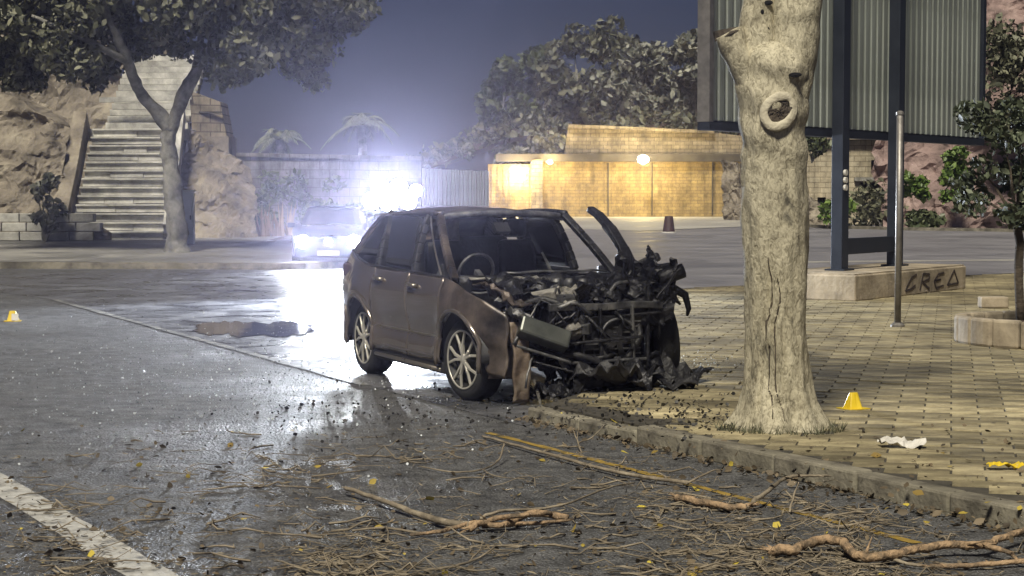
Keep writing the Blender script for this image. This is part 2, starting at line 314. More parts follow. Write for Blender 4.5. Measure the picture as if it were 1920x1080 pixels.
# wet parking bay beyond the faded line, and the far lot
K0 = G(985, 786); K1 = G(1920, 998); KD = (K1 - K0).normalized(); KN = Vector((-KD.y, KD.x, 0))   # KN points away from the road
if KN.y < 0: KN = -KN
M0 = G(100, 562); M1 = G(690, 724)
bay = [G(100, 562), G(400, 643), G(690, 724), G(985, 800), G(1130, 755), G(1196, 694), G(1200, 624), G(1266, 556), G(1262, 512), G(700, 508), G(60, 513), G(-200, 520)]
sheet('parking_bay', bay, .004, M['bay'])
lot = [G(700, 506.5), G(1262, 510), G(1262, 553), G(2050, 520), G(2300, 440), G(2300, 428), G(1500, 421), G(1200, 434), G(860, 420), G(690, 450)]
sheet('lot', lot, .006, M['lot'])
sheet('lot_lamplit_patch', [G(700, 418), G(1200, 433), G(1500, 420), G(1560, 419), G(1400, 400), G(700, 400)], .008, M['pale_lit_ground'])  # paler sheet paints the lamplit ground at the foot of the far wall

def strip(name, a, b, w_, z, mt, seg=1, curve=0.0, jag=0.0):
    a = Vector(a); b = Vector(b); d = (b - a).normalized(); n = Vector((-d.y, d.x, 0)); mb = MB()
    L_, R_ = [], []
    for i in range(seg + 1):
        t = i / seg; c = a.lerp(b, t) + n * curve * math.sin(t * math.pi)
        L_.append(c + n * (w_ / 2 + random.uniform(-jag, jag))); R_.append(c - n * (w_ / 2 + random.uniform(-jag, jag)))
    mb.v = [(p.x, p.y, z) for p in L_ + R_]
    mb.f = [(i, seg + 1 + i, seg + 2 + i, i + 1) for i in range(seg)]
    o = mb.build(name, mt); o.data.update()
    if o.data.polygons[0].normal.z < 0: o.data.flip_normals()
    o['kind'] = 'structure'; return o
WA = G(-60, 872); WB = G(300, 1090); strip('lane_marking', WA + (WA - WB) * .6, WB + (WB - WA) * .5, .22, .004, M['white_paint'], 50, 0, .006)
strip('bay_line', M0, M1, .12, .009, M['line_paint'], 30, 0, .012)
YA = G(915, 812); YB = G(1300, 911); strip('yellow_kerb_line', YA, YB + (YB - YA) * .75, .06, .004, M['yellow_paint'], 60, 0, .008)
pud = []
for k in range(120):
    a = 2 * math.pi * k / 120; fr_n = noise.fractal(Vector((math.cos(a) * 4, math.sin(a) * 4, 2)), .6, 2.2, 5); rx = 110 * (1 + .10 * fr_n); ry = 13 * (1 + .45 * noise.fractal(Vector((math.cos(a) * 5, math.sin(a) * 5, 9)), .6, 2.2, 5)); ca, sa = math.cos(a), math.sin(a)
    pud.append(G(477 + rx * math.copysign(abs(ca) ** .6, ca), 618 + ry * math.copysign(abs(sa) ** .6, sa)))
sheet('puddle', pud, .0125, M['puddle'])

# raised pavement: bedding slab, kerb stones and pavers
PZ = .12
def kp(along, across): return K0 + KD * along + KN * across
pave_poly = [kp(.05, .13), kp(9, .13), Vector((16, 2, 0)), G(2300, 505), G(1920, 521), G(1262, 553), G(1195, 620), G(1190, 690), G(1125, 750)]
slab = MB()
bot = [(p.x, p.y, 0.0) for p in pave_poly]; top = [(p.x, p.y, PZ - .008) for p in pave_poly]; n = len(bot)
slab.v = bot + top; slab.f = [tuple(range(n, 2 * n))] + [(i, (i + 1) % n, n + (i + 1) % n, n + i) for i in range(n)]
pave = slab.build('pavement', M['joint']); pave['kind'] = 'structure'
ks = MB().box((0, 0, 0), (.78, .15, .145)).build('kerb_stone', M['kerb'], pave, bevel=.018)
kang = math.atan2(KD.y, KD.x)
first = True
for i in range(11):
    c = kp(.42 + i * .79, .07)
    o = ks if first else inst(ks, pave, (0, 0, 0)); first = False
    o.location = (c.x + random.uniform(-.006, .006), c.y, .058 + random.uniform(-.006, .006) - (.03 if i < 2 else 0)); o.rotation_euler = (random.uniform(-.02, .02), random.uniform(-.008, .008), kang + random.uniform(-.008, .008))
def inside(p, poly):
    c = False; j = len(poly) - 1
    for i in range(len(poly)):
        a, b = poly[i], poly[j]
        if (a.y > p.y) != (b.y > p.y) and p.x < (b.x - a.x) * (p.y - a.y) / (b.y - a.y) + a.x: c = not c
        j = i
    return c
TREE = G(1460, 800, PZ)
PA = R(-14); pd = Vector((math.cos(PA), math.sin(PA), 0)); pn = Vector((-pd.y, pd.x, 0)); PL, PW = .40, .20
spots = []
for r in range(-40, 170):
    for c in range(-60, 60):
        p = pd * ((c + (.5 if r % 2 else 0)) * PL) + pn * (r * PW); q = Vector((TREE.x, TREE.y, 0)) + p
        if q.y < 6 or not inside(q, pave_poly): continue
        ok = all(inside(q + pd * a * PL * .5 + pn * b * PW * .5, pave_poly) for a in (-1, 1) for b in (-1, 1))
        if not ok: continue
        px = 960 + q.x / q.y * FPX
        if px > 2150 or px < 900: continue
        if (q - Vector((TREE.x, TREE.y, 0))).length < .36: continue
        spots.append(q)
def vis(q): return 960 + q.x / q.y * FPX < 1960 and 360 + 1.68 * FPX / q.y < 1100
spots.sort(key=lambda q: (not vis(q), q.y))
pv = MB().box((0, 0, 0), (PL - .009, PW - .009, .05), taper=.985).build('paver', M['paver'], pave)
for i, q in enumerate(spots[:300]):
    o = pv if i == 0 else inst(pv, pave, (0, 0, 0))
    sink = .012 * nz((q.x, q.y, 0), .9)
    o.location = (q.x, q.y, PZ - .025 + sink * .6 + random.uniform(-.003, .004)); o.rotation_euler = (random.uniform(-.02, .02), random.uniform(-.014, .014), PA + random.uniform(-.02, .02))
rest = MB()
for q in spots[300:]:
    rest.box((q.x, q.y, PZ - .025 + random.uniform(-.004, .004)), (PL - .009, PW - .009, .05), Euler((random.uniform(-.014, .014), random.uniform(-.014, .014), PA)), taper=.985)
ro = rest.build('paver_field', M['paver'], pave); ro['kind'] = 'stuff'

# far-left pavement rising to the steps
fl = MB()
def flz(d): return .15 + max(0, min(1, (d - 41) / 11)) * .24
def flf(u, v):
    x = -26 + u * 24.2; d0 = 41.2 + .25 * math.sin(x * .4) + (1.2 * max(0, (x + 5)) if x > -5 else 0); d = d0 + (56 - d0) * v
    return (x, d, flz(d) + .02 * nz((x, d, 0), .7))
fl.grid(flf, 40, 24)
flo = fl.build('far_pavement', M['farpave'], smooth=True); flo['kind'] = 'structure'
kb = MB()
for i in range(41):
    x0, y0, z0 = flf(i / 40, 0)
    kb.v += [(x0, y0 - .16, 0), (x0, y0 - .16, .15), (x0, y0 + .02, .152)]
kb.f = [f for i in range(40) for f in ((i * 3, i * 3 + 3, i * 3 + 4, i * 3 + 1), (i * 3 + 1, i * 3 + 4, i * 3 + 5, i * 3 + 2))]
ko = kb.build('far_kerb', M['kerb'], flo); ko['kind'] = 'structure'
# bed of earth behind, up to the left wall
bed = MB(); bed.grid(lambda u, v: (-7.2 + u * 6.0, 47.5 + v * 26, .36 + .3 * nz((u * 9, v * 9, 3)) * min(1, v * 6) - .38 * (1 - min(1, v * 8))), 20, 24)
be = bed.build('earth_bank', M['soil'], smooth=True); be['kind'] = 'structure'

# ================================================================== leaves
def smooth_path(pts, K=6):
    P3 = [Vector(p) for p in pts]; out = []
    for i in range(len(P3) - 1):
        for j in range(K):
            t = j / K; a = P3[max(i - 1, 0)]; b = P3[i]; c = P3[i + 1]; d = P3[min(i + 2, len(P3) - 1)]
            out.append(.5 * ((2 * b) + (c - a) * t + (2 * a - 5 * b + 4 * c - d) * t * t + (3 * b - a - 3 * c + d) * t ** 3))
    return out + [P3[-1]]
def roughen(mb, amp, fs=2.6):
    mb.v = [tuple(Vector(v) + Vector((noise.fractal(Vector(v) * fs, .8, 2, 4), noise.fractal(Vector(v) * fs + Vector((9, 1, 3)), .8, 2, 4), .3 * noise.fractal(Vector(v) * fs + Vector((1, 19, 3)), .8, 2, 4))) * amp) for v in mb.v]; return mb
def leaves(name, pts, size, mt, parent, flat=0.0, aspect=.55, seed=1, droop=None, nrm=None):
    rs = np.random.RandomState(seed); n = len(pts); pts = np.asarray(pts, dtype=float)
    a = rs.normal(size=(n, 3)); a[:, 2] *= (1 - flat); a /= np.linalg.norm(a, axis=1, keepdims=True) + 1e-9
    if droop is not None: a = a * .7 + np.asarray(droop); a /= np.linalg.norm(a, axis=1, keepdims=True)
    b = rs.normal(size=(n, 3)); 
    if flat: b[:, 2] *= (1 - flat)
    b -= (b * a).sum(1, keepdims=True) * a; b /= np.linalg.norm(b, axis=1, keepdims=True) + 1e-9
    c = np.cross(a, b)
    s = size * (.4 + 1.5 * rs.uniform(size=(n, 1)) ** 1.6); h = s * .5; wv = h * aspect
    v = np.empty((n, 6, 3))
    v[:, 0] = pts - a * h; v[:, 1] = pts - a * h * .2 + b * wv + c * h * .12; v[:, 2] = pts + a * h * .5 + b * wv * .7 + c * h * .1; v[:, 3] = pts + a * h; v[:, 4] = pts + a * h * .5 - b * wv * .7 + c * h * .1; v[:, 5] = pts - a * h * .2 - b * wv + c * h * .12
    m = bpy.data.meshes.new(name); m.vertices.add(n * 6); m.vertices.foreach_set('co', v.reshape(-1))
    m.loops.add(n * 8); m.polygons.add(n * 2)
    idx = np.array([0, 1, 2, 3, 0, 3, 4, 5]); li = (np.arange(n)[:, None] * 6 + idx[None]).reshape(-1)
    m.loops.foreach_set('vertex_index', li); m.polygons.foreach_set('loop_start', np.arange(n * 2) * 4); m.update(calc_edges=True); m.validate()
    m.materials.append(mt); o = bpy.data.objects.new(name, m); COL.objects.link(o); o.parent = parent; return o
def clumps(centers, radii, per, seed, squash=.75, hollow=.35):
    rs = np.random.RandomState(seed); out = []
    for c, r in zip(centers, radii):
        d = rs.normal(size=(per, 3)); d /= np.linalg.norm(d, axis=1, keepdims=True); q = (hollow + (1 - hollow) * rs.uniform(size=(per, 1)) ** .6) * r
        p = d * q; p[:, 2] *= squash; out.append(p + np.asarray(c))
    return np.concatenate(out)
def wob(p0, p1, k, amp, seed=0):
    p0 = Vector(p0); p1 = Vector(p1); L = (p1 - p0).length; r = random.Random(seed)
    return [p0.lerp(p1, i / k) + Vector((nz((i * .9 + seed, 0, 1)), nz((i * .9, seed, 7)), nz((0, i * .9, seed)) * .5)) * amp * L * (0 if i == 0 else 1) for i in range(k + 1)]
def bg_tree(label, base, h, rw, mt, seed, n=3500, leaf=.4, group=None, name='tree', trunk_r=.2, cfrac=.3, sq=.9):
    rs = random.Random(seed); t = thing(name, label, 'tree', base, 0, group)
    tb = MB(); top = Vector((rs.uniform(-.4, .4), 0, h * .75)); tb.tube(wob((0, 0, -.3), top, 7, .03, seed), [trunk_r * (1 - .1 * i) for i in range(8)], 8)
    cs, rr = [], []
    for i in range(26):
        a = rs.uniform(0, 6.283); q = rs.uniform(.1, 1) ** .6; zz = rs.uniform(cfrac, 1)
        wd = rw * math.sin(math.pi * min(.97, max(.08, (zz - cfrac) / (1 - cfrac) * .85 + .12)))
        c = Vector((math.cos(a) * q * wd, math.sin(a) * q * wd * .8, h * zz)); cs.append(tuple(c)); rr.append(rs.uniform(.16, .3) * rw + .25)
        if i % 2 == 0: tb.tube(wob((top.x * .5, 0, h * min(zz * .7, .7)), c, 4, .06, seed + i), [trunk_r * .4, trunk_r * .3, trunk_r * .22, trunk_r * .14, .02], 5)
    tb.build('trunk', M['bark2'], t, True)
    leaves('crown', clumps(cs, rr, n // 26, seed, sq), leaf, mt, t, seed=seed)
    return t

# ================================================================== far lit wall (beyond the lot)
DW = 128.0
def wx(px): return (px - 960) / FPX * DW
def wz(py): return P(960, py, DW).z
def wall_box(mb, px0, px1, z0, z1, y0, th=.6): return mb.box(((wx(px0) + wx(px1)) / 2, y0 + th / 2, (z0 + z1) / 2), (wx(px1) - wx(px0), th, z1 - z0))
FW = thing('fortification_wall', 'long warmly lit stone wall with dark ledge beyond the empty lot', 'wall', (wx(1180), DW, 0))
def fpart(name, mb, mt, **k):
    mb.v = [(x - wx(1180), y - DW, z) for x, y, z in mb.v]; return mb.build(name, mt, FW, **k)
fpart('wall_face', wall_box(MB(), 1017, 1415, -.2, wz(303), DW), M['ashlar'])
mb = MB(); mb.box(((wx(930) + wx(1420)) / 2, DW + .1, wz(296)), (wx(1420) - wx(930), 1.2, wz(289) - wz(303))); fpart('ledge', mb, M['darkband'])
up = MB(); a0, a1, a2 = wx(1058), wx(1340), wx(1425)
up.add([(a0, DW + .8, wz(291)), (a2, DW + .8, wz(291)), (a2, DW + .8, wz(258)), (a1, DW + .8, wz(248)), (a0 + .3, DW + .8, wz(236)), (a0, DW + 2, wz(291)), (a2, DW + 2, wz(291)), (a2, DW + 2, wz(258)), (a1, DW + 2, wz(248)), (a0 + .3, DW + 2, wz(236))],
       [(0, 1, 2, 3, 4), (9, 8, 7, 6, 5), (0, 4, 9, 5), (4, 3, 8, 9), (3, 2, 7, 8), (2, 1, 6, 7)])
fpart('upper_wall', up, M['rubble'])
cp = MB(); cp.beam((a0 + .3, DW + 1.3, wz(235) ), (a1, DW + 1.3, wz(247)), 1.8, .22); fpart('coping', cp, M['rubble'])
fpart('pillar', wall_box(MB(), 996, 1017, -.2, wz(300), DW - .9, 1.6), M['rubble'])
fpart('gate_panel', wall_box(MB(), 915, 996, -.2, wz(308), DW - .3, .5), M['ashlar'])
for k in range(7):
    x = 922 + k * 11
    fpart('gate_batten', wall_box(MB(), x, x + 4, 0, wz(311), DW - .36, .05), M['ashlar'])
pip = MB()
for px in (1140, 1222, 1335): pip.tube([(wx(px), DW - .06, wz(305)), (wx(px), DW - .06, .1)], .045, 6)
fpart('drain_pipe', pip, M['darkband'])
def wall_lamp(px, py, label, off, en, rad, size):
    c = P(px, py, DW - off); t = thing('wall_lamp', label, 'lamp', c, 0, 'lit lamps on the far wall')
    MB().box((0, off - .9 if off > 1.2 else .3, 0), (.1, max(.2, off - .3), .1)).build('bracket', M['steel'], t)
    MB().lathe([(size * .3, -size * .7), (size * .8, -size * .45), (size, 0), (size * .8, size * .45), (size * .3, size * .7)], 16).build('globe', M['warmlamp'], t, True)
    ld = bpy.data.lights.new('wall_lamp_light', 'POINT'); ld.energy = en; ld.color = (1, .74, .26); ld.shadow_soft_size = size * 1.2
    lo = bpy.data.objects.new('wall_lamp_light', ld); COL.objects.link(lo); lo.parent = t; lo.location = (0, -size - .25, 0)
wall_lamp(972, 326, 'very bright lamp on the pale gate panel at the wall\'s left end', 1.0, 700, .5, .5)
wall_lamp(1031, 304, 'small lamp just right of the dark pillar under the ledge', 1.0, 350, .3, .2)
wall_lamp(1206, 299, 'bright round lamp on the ledge at mid wall', 2.2, 1200, .5, .42)
sg = thing('wall_sign', 'small white sign near the right end of the lit wall', 'sign', P(1365, 338, DW - .05))
MB().box((0, 0, 0), (.55, .04, .6)).build('plate', M['paper'], sg)
MB().lathe([(.17, -.03), (.17, -.02)], 16, 'y', (0, 0, .05)).build('emblem', M['steel'], sg)

# earth hill with scrub behind the wall
hl = MB()
def hillf(u, v):
    x = -16 + u * 62; y = DW + 2.2 + v * 60
    z = 5.6 + v * 7 * max(.15, min(1, (x + 14) / 22)) + .8 * nz((x, y, 0), .12) - (max(0, -x) * .35)
    return (x, y, max(-.5, z))
hl.grid(hillf, 40, 24); ho = hl.build('hill', M['soil'], smooth=True); ho['kind'] = 'structure'
trs = [(945, 118, 150, 8, .0), (1010, 92, 152, 12.5, 0), (1080, 60, 146, 12, 1), (1140, 55, 150, 13, 1), (1195, 88, 140, 10, 2), (1250, 72, 143, 11.5, 2), (1300, 70, 139, 11, 2), (1340, 60, 142, 11, 2)]
nmt = ['leaf_dark', 'leaf_olive', 'leaf_grey']
tl = ['lowest dark tree at the left end of the hill', 'dark tree second from the left on the hill', 'tall olive tree left of the hill crest', 'tall olive tree rising highest on the hill', 'grey green tree in the middle of the hill above the lamp', 'pale spiky tree on the hill right of the middle', 'grey green tree on the hill just left of the billboard edge', 'grey green tree on the hill partly behind the billboard']
for i, (px, py, d, h, k) in enumerate(trs):
    tp = P(px, py, d); hh = max(h, 8); bg_tree(tl[i], (tp.x, d, tp.z - hh), hh, hh * .33, M[nmt[int(k)]], 40 + i, 4200, .5, 'trees on the hill behind the lit wall', 'hill_tree', .22, .12, .95)
sh_l = ['scrub bush spilling over the ledge at the wall\'s left end', 'low scrub left of the upper wall', 'ragged scrub above the small lamp']
for i, (px, py, wd) in enumerate([(965, 290, 1.6), (1010, 268, 1.8), (1042, 258, 1.3)]):
    c = P(px, py, DW + 1.6); t = thing('shrub', sh_l[i], 'shrub', (c.x, c.y, c.z - 1.2), 0, 'scrub on the lit wall')
    MB().tube([(0, 0, -.8), (.05, 0, .5), (.1, 0, 1.4)], [.08, .05, .02], 5).build('stem', M['bark2'], t)
    leaves('foliage', clumps([(random.uniform(-wd, wd) * .6, random.uniform(-.4, .4), random.uniform(.2, 1.5)) for _ in range(9)], [.7] * 9, 70, i), .36, M['leaf_grey'], t, seed=i)
scs, scr = [], []
rs = random.Random(5)
for i in range(150):
    u, v = rs.random(), rs.random() ** 1.5 * .6; x, y, z = hillf(u, v); scs.append((x, y, z + rs.uniform(.2, 1.0))); scr.append(rs.uniform(.7, 1.4))
sb = leaves('hill_scrub', clumps(scs, scr, 70, 9), .45, M['leaf_olive'], None, seed=9); tag(sb, 'dense grey green scrub covering the hill behind the lit wall', 'scrub', kind='stuff')

# pale corrugated fence in the middle distance and grey wall to its left
DF = 96.0
cf = thing('corrugated_fence', 'pale corrugated sheet fence between grey wall and lit gate panel', 'fence', P(850, 400, DF) * 1)
cf.location.z = 0
x0 = (770 - 960) / FPX * DF; x1 = (917 - 960) / FPX * DF; zt = P(960, 315, DF).z
for k in range(5):
    a = x0 + (x1 - x0) * k / 5; b = x0 + (x1 - x0) * (k + 1) / 5; mb = MB(); nn = 12
    for i in range(nn + 1):
        x = a + (b - a) * i / nn - (.01 if i == nn else 0) - cf.location.x; y = .09 * (1 if i % 2 else -1) + (.03 if k % 2 else 0)
        mb.v += [(x, y, -.1), (x, y, zt - .04 * k)]
    mb.f = [(2 * i, 2 * i + 2, 2 * i + 3, 2 * i + 1) for i in range(nn)]
    mb.build('sheet_panel', M['corr'], cf, solid=.02)
MB().beam((x0 - cf.location.x, -.14, 1.0), (x1 - cf.location.x, -.14, 1.0), .06, .1).build('rail', M['galv'], cf)
DG = 80.0
gw = thing('boundary_wall', 'long grey block wall behind the planted bank at left', 'wall', (P(600, 400, DG).x, DG, 0))
def gx(px): return (px - 960) / FPX * DG - gw.location.x
zt = P(960, 292, DG).z; zt2 = P(960, 300, DG).z
mb = MB(); mb.add([(gx(395), 0, -.2), (gx(790), 0, -.2), (gx(790), 0, zt2), (gx(395), 0, zt), (gx(395), .5, -.2), (gx(790), .5, -.2), (gx(790), .5, zt2), (gx(395), .5, zt)], [(0, 1, 2, 3), (7, 6, 5, 4), (3, 2, 6, 7), (1, 5, 6, 2), (0, 3, 7, 4)])
mb.build('wall_face', M['greywall'], gw)
MB().beam((gx(394), .22, zt + .08), (gx(791), .22, zt2 + .08), .7, .16).build('coping', M['greywall'], gw)
pr = MB().box((gx(432), -.45, 1.3), (1.1, .8, 3.0)).build('pier', M['rubble'], gw); MB().box((gx(432), -.87, 2.45), (.55, .06, .5)).build('opening', M['patch'], pr)
# palms behind the grey wall
def palm(label, px, py, d, rr, seed, dirs):
    c = P(px, py, d); t = thing('palm_tree', label, 'tree', (c.x, c.y, 0), 0, 'palms behind the grey wall')
    MB().tube([(0, 0, -.2), (.1, 0, c.z * .5), (0, 0, c.z)], [.3, .24, .22], 8).build('trunk', M['bark2'], t, True)
    rs = random.Random(seed); pts = []; mb = MB()
    for k in range(dirs):
        a = 6.283 * k / dirs + rs.uniform(-.2, .2); el_ = rs.uniform(.1, 1.15); L = rr * rs.uniform(.8, 1.15); prev = None; path = []
        for i in range(9):
            q = i / 8; path.append(Vector((math.cos(a) * math.cos(el_) * L * q, math.sin(a) * math.cos(el_) * L * q, c.z + math.sin(el_) * L * q - 1.1 * q * q * L * .75)))
        mb.tube(path, [.035 - .003 * i for i in range(9)], 4)
        sd_ = Vector((-math.sin(a), math.cos(a), 0))
        for i in range(2, 26):
            q = i / 26; j = min(7, int(q * 8)); p = path[j].lerp(path[j + 1], q * 8 - j); dr = (path[j + 1] - path[j]).normalized(); l = L * .3 * math.sin(math.pi * min(1, q * .85 + .12))
            for s_ in (-1, 1):
                e = p + (sd_ * s_ * .8 + dr * .7 + Vector((0, 0, -.35))).normalized() * l; wv = dr * .035
                mb.add([p - wv, p + wv, e], [(0, 1, 2)])
    mb.build('fronds', M['palm'], t)
palm('small palm with spread fronds above the grey wall at left', 525, 262, 88, 2.0, 1, 20)
palm('taller palm with drooping fronds in front of the night sky', 678, 235, 92, 2.3, 2, 18)
palm('half hidden palm crown beside the lit gate panel', 950, 280, 132, 1.8, 3, 12)
bk = [('dark spreading bush against the grey wall', 560, 345, 77, 1.5, 11), ('round dark bush behind the dry stalks', 455, 372, 70, 1.3, 12), ('low dark bush beside the white cabinet', 408, 398, 60, 1.0, 13), ('dark bush low behind the patrol car', 640, 400, 60, 1.1, 14)]
for lb, px, py, d, rr, sd_ in bk:
    c = P(px, py, d); t = thing('bush', lb, 'bush', (c.x, c.y, .3), 0, 'bushes along the grey wall'); rs = random.Random(sd_)
    st = MB()
    cs = [(rs.uniform(-rr, rr), rs.uniform(-.6, .6), rs.uniform(.2, c.z)) for _ in range(14)]
    for q in cs[:5]: st.tube([(0, 0, -.2), Vector(q) * .5, q], [.05, .03, .015], 5)
    st.build('stems', M['bark2'], t); leaves('foliage', clumps(cs, [rr * .38] * 14, 90, sd_), .2, M['leaf_dark'], t, seed=sd_)
# dry stalks / agave on the bank
dl = ['clump of dry brown stalks right of the white cabinet', 'dry upright stalks in the middle of the bank', 'tall dry reeds left of the patrol car', 'short dry tuft at the bank edge']
for i, (px, py, n_, hh) in enumerate([(400, 440, 34, 1.0), (465, 442, 26, 1.2), (520, 440, 34, 1.4), (440, 455, 26, .6)]):
    b = P(px, py, 55 + i); t = thing('dry_plant', dl[i], 'plant', (b.x, b.y, .2), 0, 'dry stalks on the bank'); rs = random.Random(i); mb = MB()
    for k in range(n_):
        a = rs.uniform(0, 6.28); q = Vector((rs.uniform(-.6, .6), rs.uniform(-.4, .4), -.15)); ln = rs.uniform(.5, 1.1) * hh
        e = q + Vector((math.cos(a) * .45 * rs.random(), math.sin(a) * .3 * rs.random(), ln)); md = (q + e) / 2 + Vector((rs.uniform(-.08, .08), 0, .05)); sx = Vector((rs.uniform(.025, .055), rs.uniform(-.02, .02), 0))
        mb.add([q - sx, q + sx, md + sx * .8, md - sx * .8, e], [(0, 1, 2, 3), (3, 2, 4)])
    mb.build('stalks', M['dry'], t)

# ================================================================== steps, rock flanks, walls at left
S0 = P(218, 450, 52.5); SZ = flz(52.5); S0.z = SZ
stair = thing('stone_staircase', 'wide pale stone steps climbing between rock flanks at left', 'stairs', S0)
rise, run, wd = .265, .30, 2.75
blk = {}
for k in range(13):
    nb = 1 + (k * 7 + 1) % 3; cuts = [0] + sorted((i + random.uniform(-.2, .2)) / nb for i in range(1, nb)) + [1]
    for i in range(nb):
        a = -wd / 2 + cuts[i] * wd + .004; b = -wd / 2 + cuts[i + 1] * wd - .004
        o = MB().box((0, 0, 0), (b - a, .40, rise - .075)).build('step_block', M['stone'], stair, bevel=.012)
        o.location = ((a + b) / 2 - k * .012, .27 + k * run + random.uniform(-.03, .03), rise * (k + .5) - .045 + random.uniform(-.01, .01)); o.rotation_euler = (0, random.uniform(-.004, .004), random.uniform(-.006, .006))
for k in range(13):
    o = MB().box((0, 0, 0), (wd + .02, .42, .06)).build('tread_slab', M['stone'], stair, bevel=.015); o.location = (-k * .012, .19 + k * run + random.uniform(-.01, .01), rise * (k + 1) - .052); o.rotation_euler = (random.uniform(-.03, .03), random.uniform(-.012, .012), random.uniform(-.012, .012))
MB().grid(lambda u, v: (-wd / 2 + u * wd, .35 + v * 13 * run, -.2 + v * 13 * rise - .12), 2, 6).build('step_bedding', M['joint'], stair)
zt = 13 * rise
ld = MB().box((-.2, 13 * run + .7, zt - .2), (3.4, 1.5, .36)).build('landing', M['stone'], stair, bevel=.02)
for k in range(12):
    o = MB().box((0, 0, 0), (2.7, .42, .20)).build('upper_step', M['stone'], stair, bevel=.012)
    o.location = (-.15, 13 * run + 1.4 + .2 + k * .32, zt + .02 + .225 * (k + .5)); o.rotation_euler = (0, 0, random.uniform(-.004, .004))
MB().grid(lambda u, v: (-1.5 + u * 2.7, 13 * run + 1.5 + v * 12 * .32, zt - .1 + v * 12 * .225 - .08), 2, 6).build('upper_bedding', M['joint'], stair)
def parapet(name, pts, w_, h_, mt):
    mb = MB()
    for a, b in zip(pts, pts[1:]): mb.beam(a, b, w_, h_)
    return mb.build(name, mt, stair, bevel=.02)
parapet('parapet', [(-wd / 2 - .30, -.1, .1), (-wd / 2 - .42, 13 * run * .5, 13 * rise * .5 + .12), (-wd / 2 - .55, 13 * run, zt + .25)], .42, .8, M['rock'])
parapet('parapet', [(wd / 2 + .18, -.1, .25), (wd / 2 + .05, 13 * run * .5, 13 * rise * .5 + .35), (wd / 2 - .12, 13 * run, zt + .5)], .24, .55, M['stone'])
bl = MB(); bl.beam((-1.6, 13 * run + 1.1, zt + .95), (1.4, 13 * run + 1.1, zt + 1.05), .2, .16); bl.build('landing_rail', M['stone'], stair)
def rock(label, name, base, fn, nu, nv, amp, fs, mt, cat='rock', group=None, kind=None):
    mb = MB()
    def f(u, v):
        p = Vector(fn(u, v)); q = p + Vector(base); n1 = noise.fractal(q * fs, .8, 2.1, 6); n2 = noise.fractal(q * fs + Vector((31, 7, 3)), .8, 2.1, 6); n3 = noise.fractal(q * fs + Vector((3, 57, 13)), .8, 2.1, 6)
        return p + Vector((n1 * .7, n2, n3 * .6)) * amp - Vector((.3, .8, 0)) * amp * (1.6 * (.5 - abs(noise.noise(q * fs * 1.3))) + .8 * (.5 - abs(noise.noise(q * fs * 3.7 + Vector((5, 5, 5))))))
    mb.grid(f, nu, nv); o = mb.build(name, mt, None, smooth=False); o.location = base; tag(o, label, cat, group, kind); return o
# left flank: leaning rock face
rock('brown leaning rock face left of the steps', 'leaning_rock', (-15.0, 52.3, .2), lambda u, v: (-5.0 + u * 7.05 - v * (.35 + .95 * max(0, u - .3)), .1 + (1 - u) * .4 + v * 2.4 + (1.3 if v > .97 else 0), -.3 + v * (5.1 - 1.0 * max(0, u - .75) * 4)), 70, 50, .26, .9, M['rock'])
rock('dark rock face right of the steps behind the tree', 'leaning_rock', (-10.15, 53.0, .2), lambda u, v: (-.35 + u * 2.75 - v * .75 * (u - .2), .3 + v * 3.6 + (u * .8), -.3 + v * (3.9 - 1.3 * u)), 44, 50, .25, .9, M['rock'])
rock('rough rock rising behind the landing at far left', 'leaning_rock', (-17.5, 59.5, 3.5), lambda u, v: (-4 + u * 8.2, v * 3, -2 + v * 9), 40, 40, .4, .6, M['rock'])
def wallbox(name, label, px0, px1, py0, py1, d, th, mt, rz=0):
    a = P(px0, py1, d); b = P(px1, py0, d); o = MB().box((0, 0, 0), (b.x - a.x, th, b.z - a.z)).build(name, mt, None, bevel=.02); o.location = ((a.x + b.x) / 2, d + th / 2, (a.z + b.z) / 2); o.rotation_euler = (0, 0, rz)
    return tag(o, label, 'wall')
wallbox('terrace_wall', 'pale stone terrace wall seen through the tree fork', 235, 345, 60, 215, 64.2, .6, M['rubble'])
wallbox('terrace_wall', 'dark stone wall above the upper flight of steps', 60, 236, -60, 128, 65, .6, M['greywall'])
bl = thing('stone_bastion', 'stone corner block with sunlit looking face right of the tree', 'building', P(393, 260, 57.5)); bl['label'] = 'lit stone block standing on the rock right of the tree'
bl.location.z = 2.6
z1 = P(393, 170, 57.5).z - 2.6; z0 = P(393, 262, 57.5).z - 2.6
mb = MB(); mb.add([(-.55, 0, z0), (.55, .3, z0 - .1), (.30, .3, z1 - .35), (-.65, 0, z1), (-.55, 1.8, z0), (.55, 1.8, z0 - .1), (.3, 1.8, z1 - .35), (-.65, 1.8, z1)], [(0, 1, 2, 3), (7, 6, 5, 4), (3, 2, 6, 7), (1, 5, 6, 2), (0, 3, 7, 4), (0, 4, 5, 1)]); mb.build('wall', M['rubble'], bl)
mb = MB(); mb.box((0, .6, z0 - 1.5), (1.3, 1.6, 3.2)); mb.build('base', M['rock'], bl); MB().box((.02, .1, (z0 + z1) / 2 + .1), (.75, .1, .06)).build('string_course', M['joint'], bl)
lw = thing('low_stone_wall', 'low stone wall at the foot of the left rock face', 'wall', P(70, 440, 51.2)); lw.location.z = flz(51.2)
for k in range(3):
    for i in range(6):
        MB().box((-2.3 + i * .72 + (.2 if k % 2 else 0), .12, .14 + k * .27), (.69, .4, .25)).build('wall_block', M['stone'], lw, bevel=.02)
bd = MB(); bd.grid(lambda u, v: Vector((.25 + 2.2 * u - .1, -.25 * math.sin(u * math.pi) + .1, .02 + v * (.62 * math.sin(math.pi * (.15 + .8 * u)) ** .6))), 16, 6)
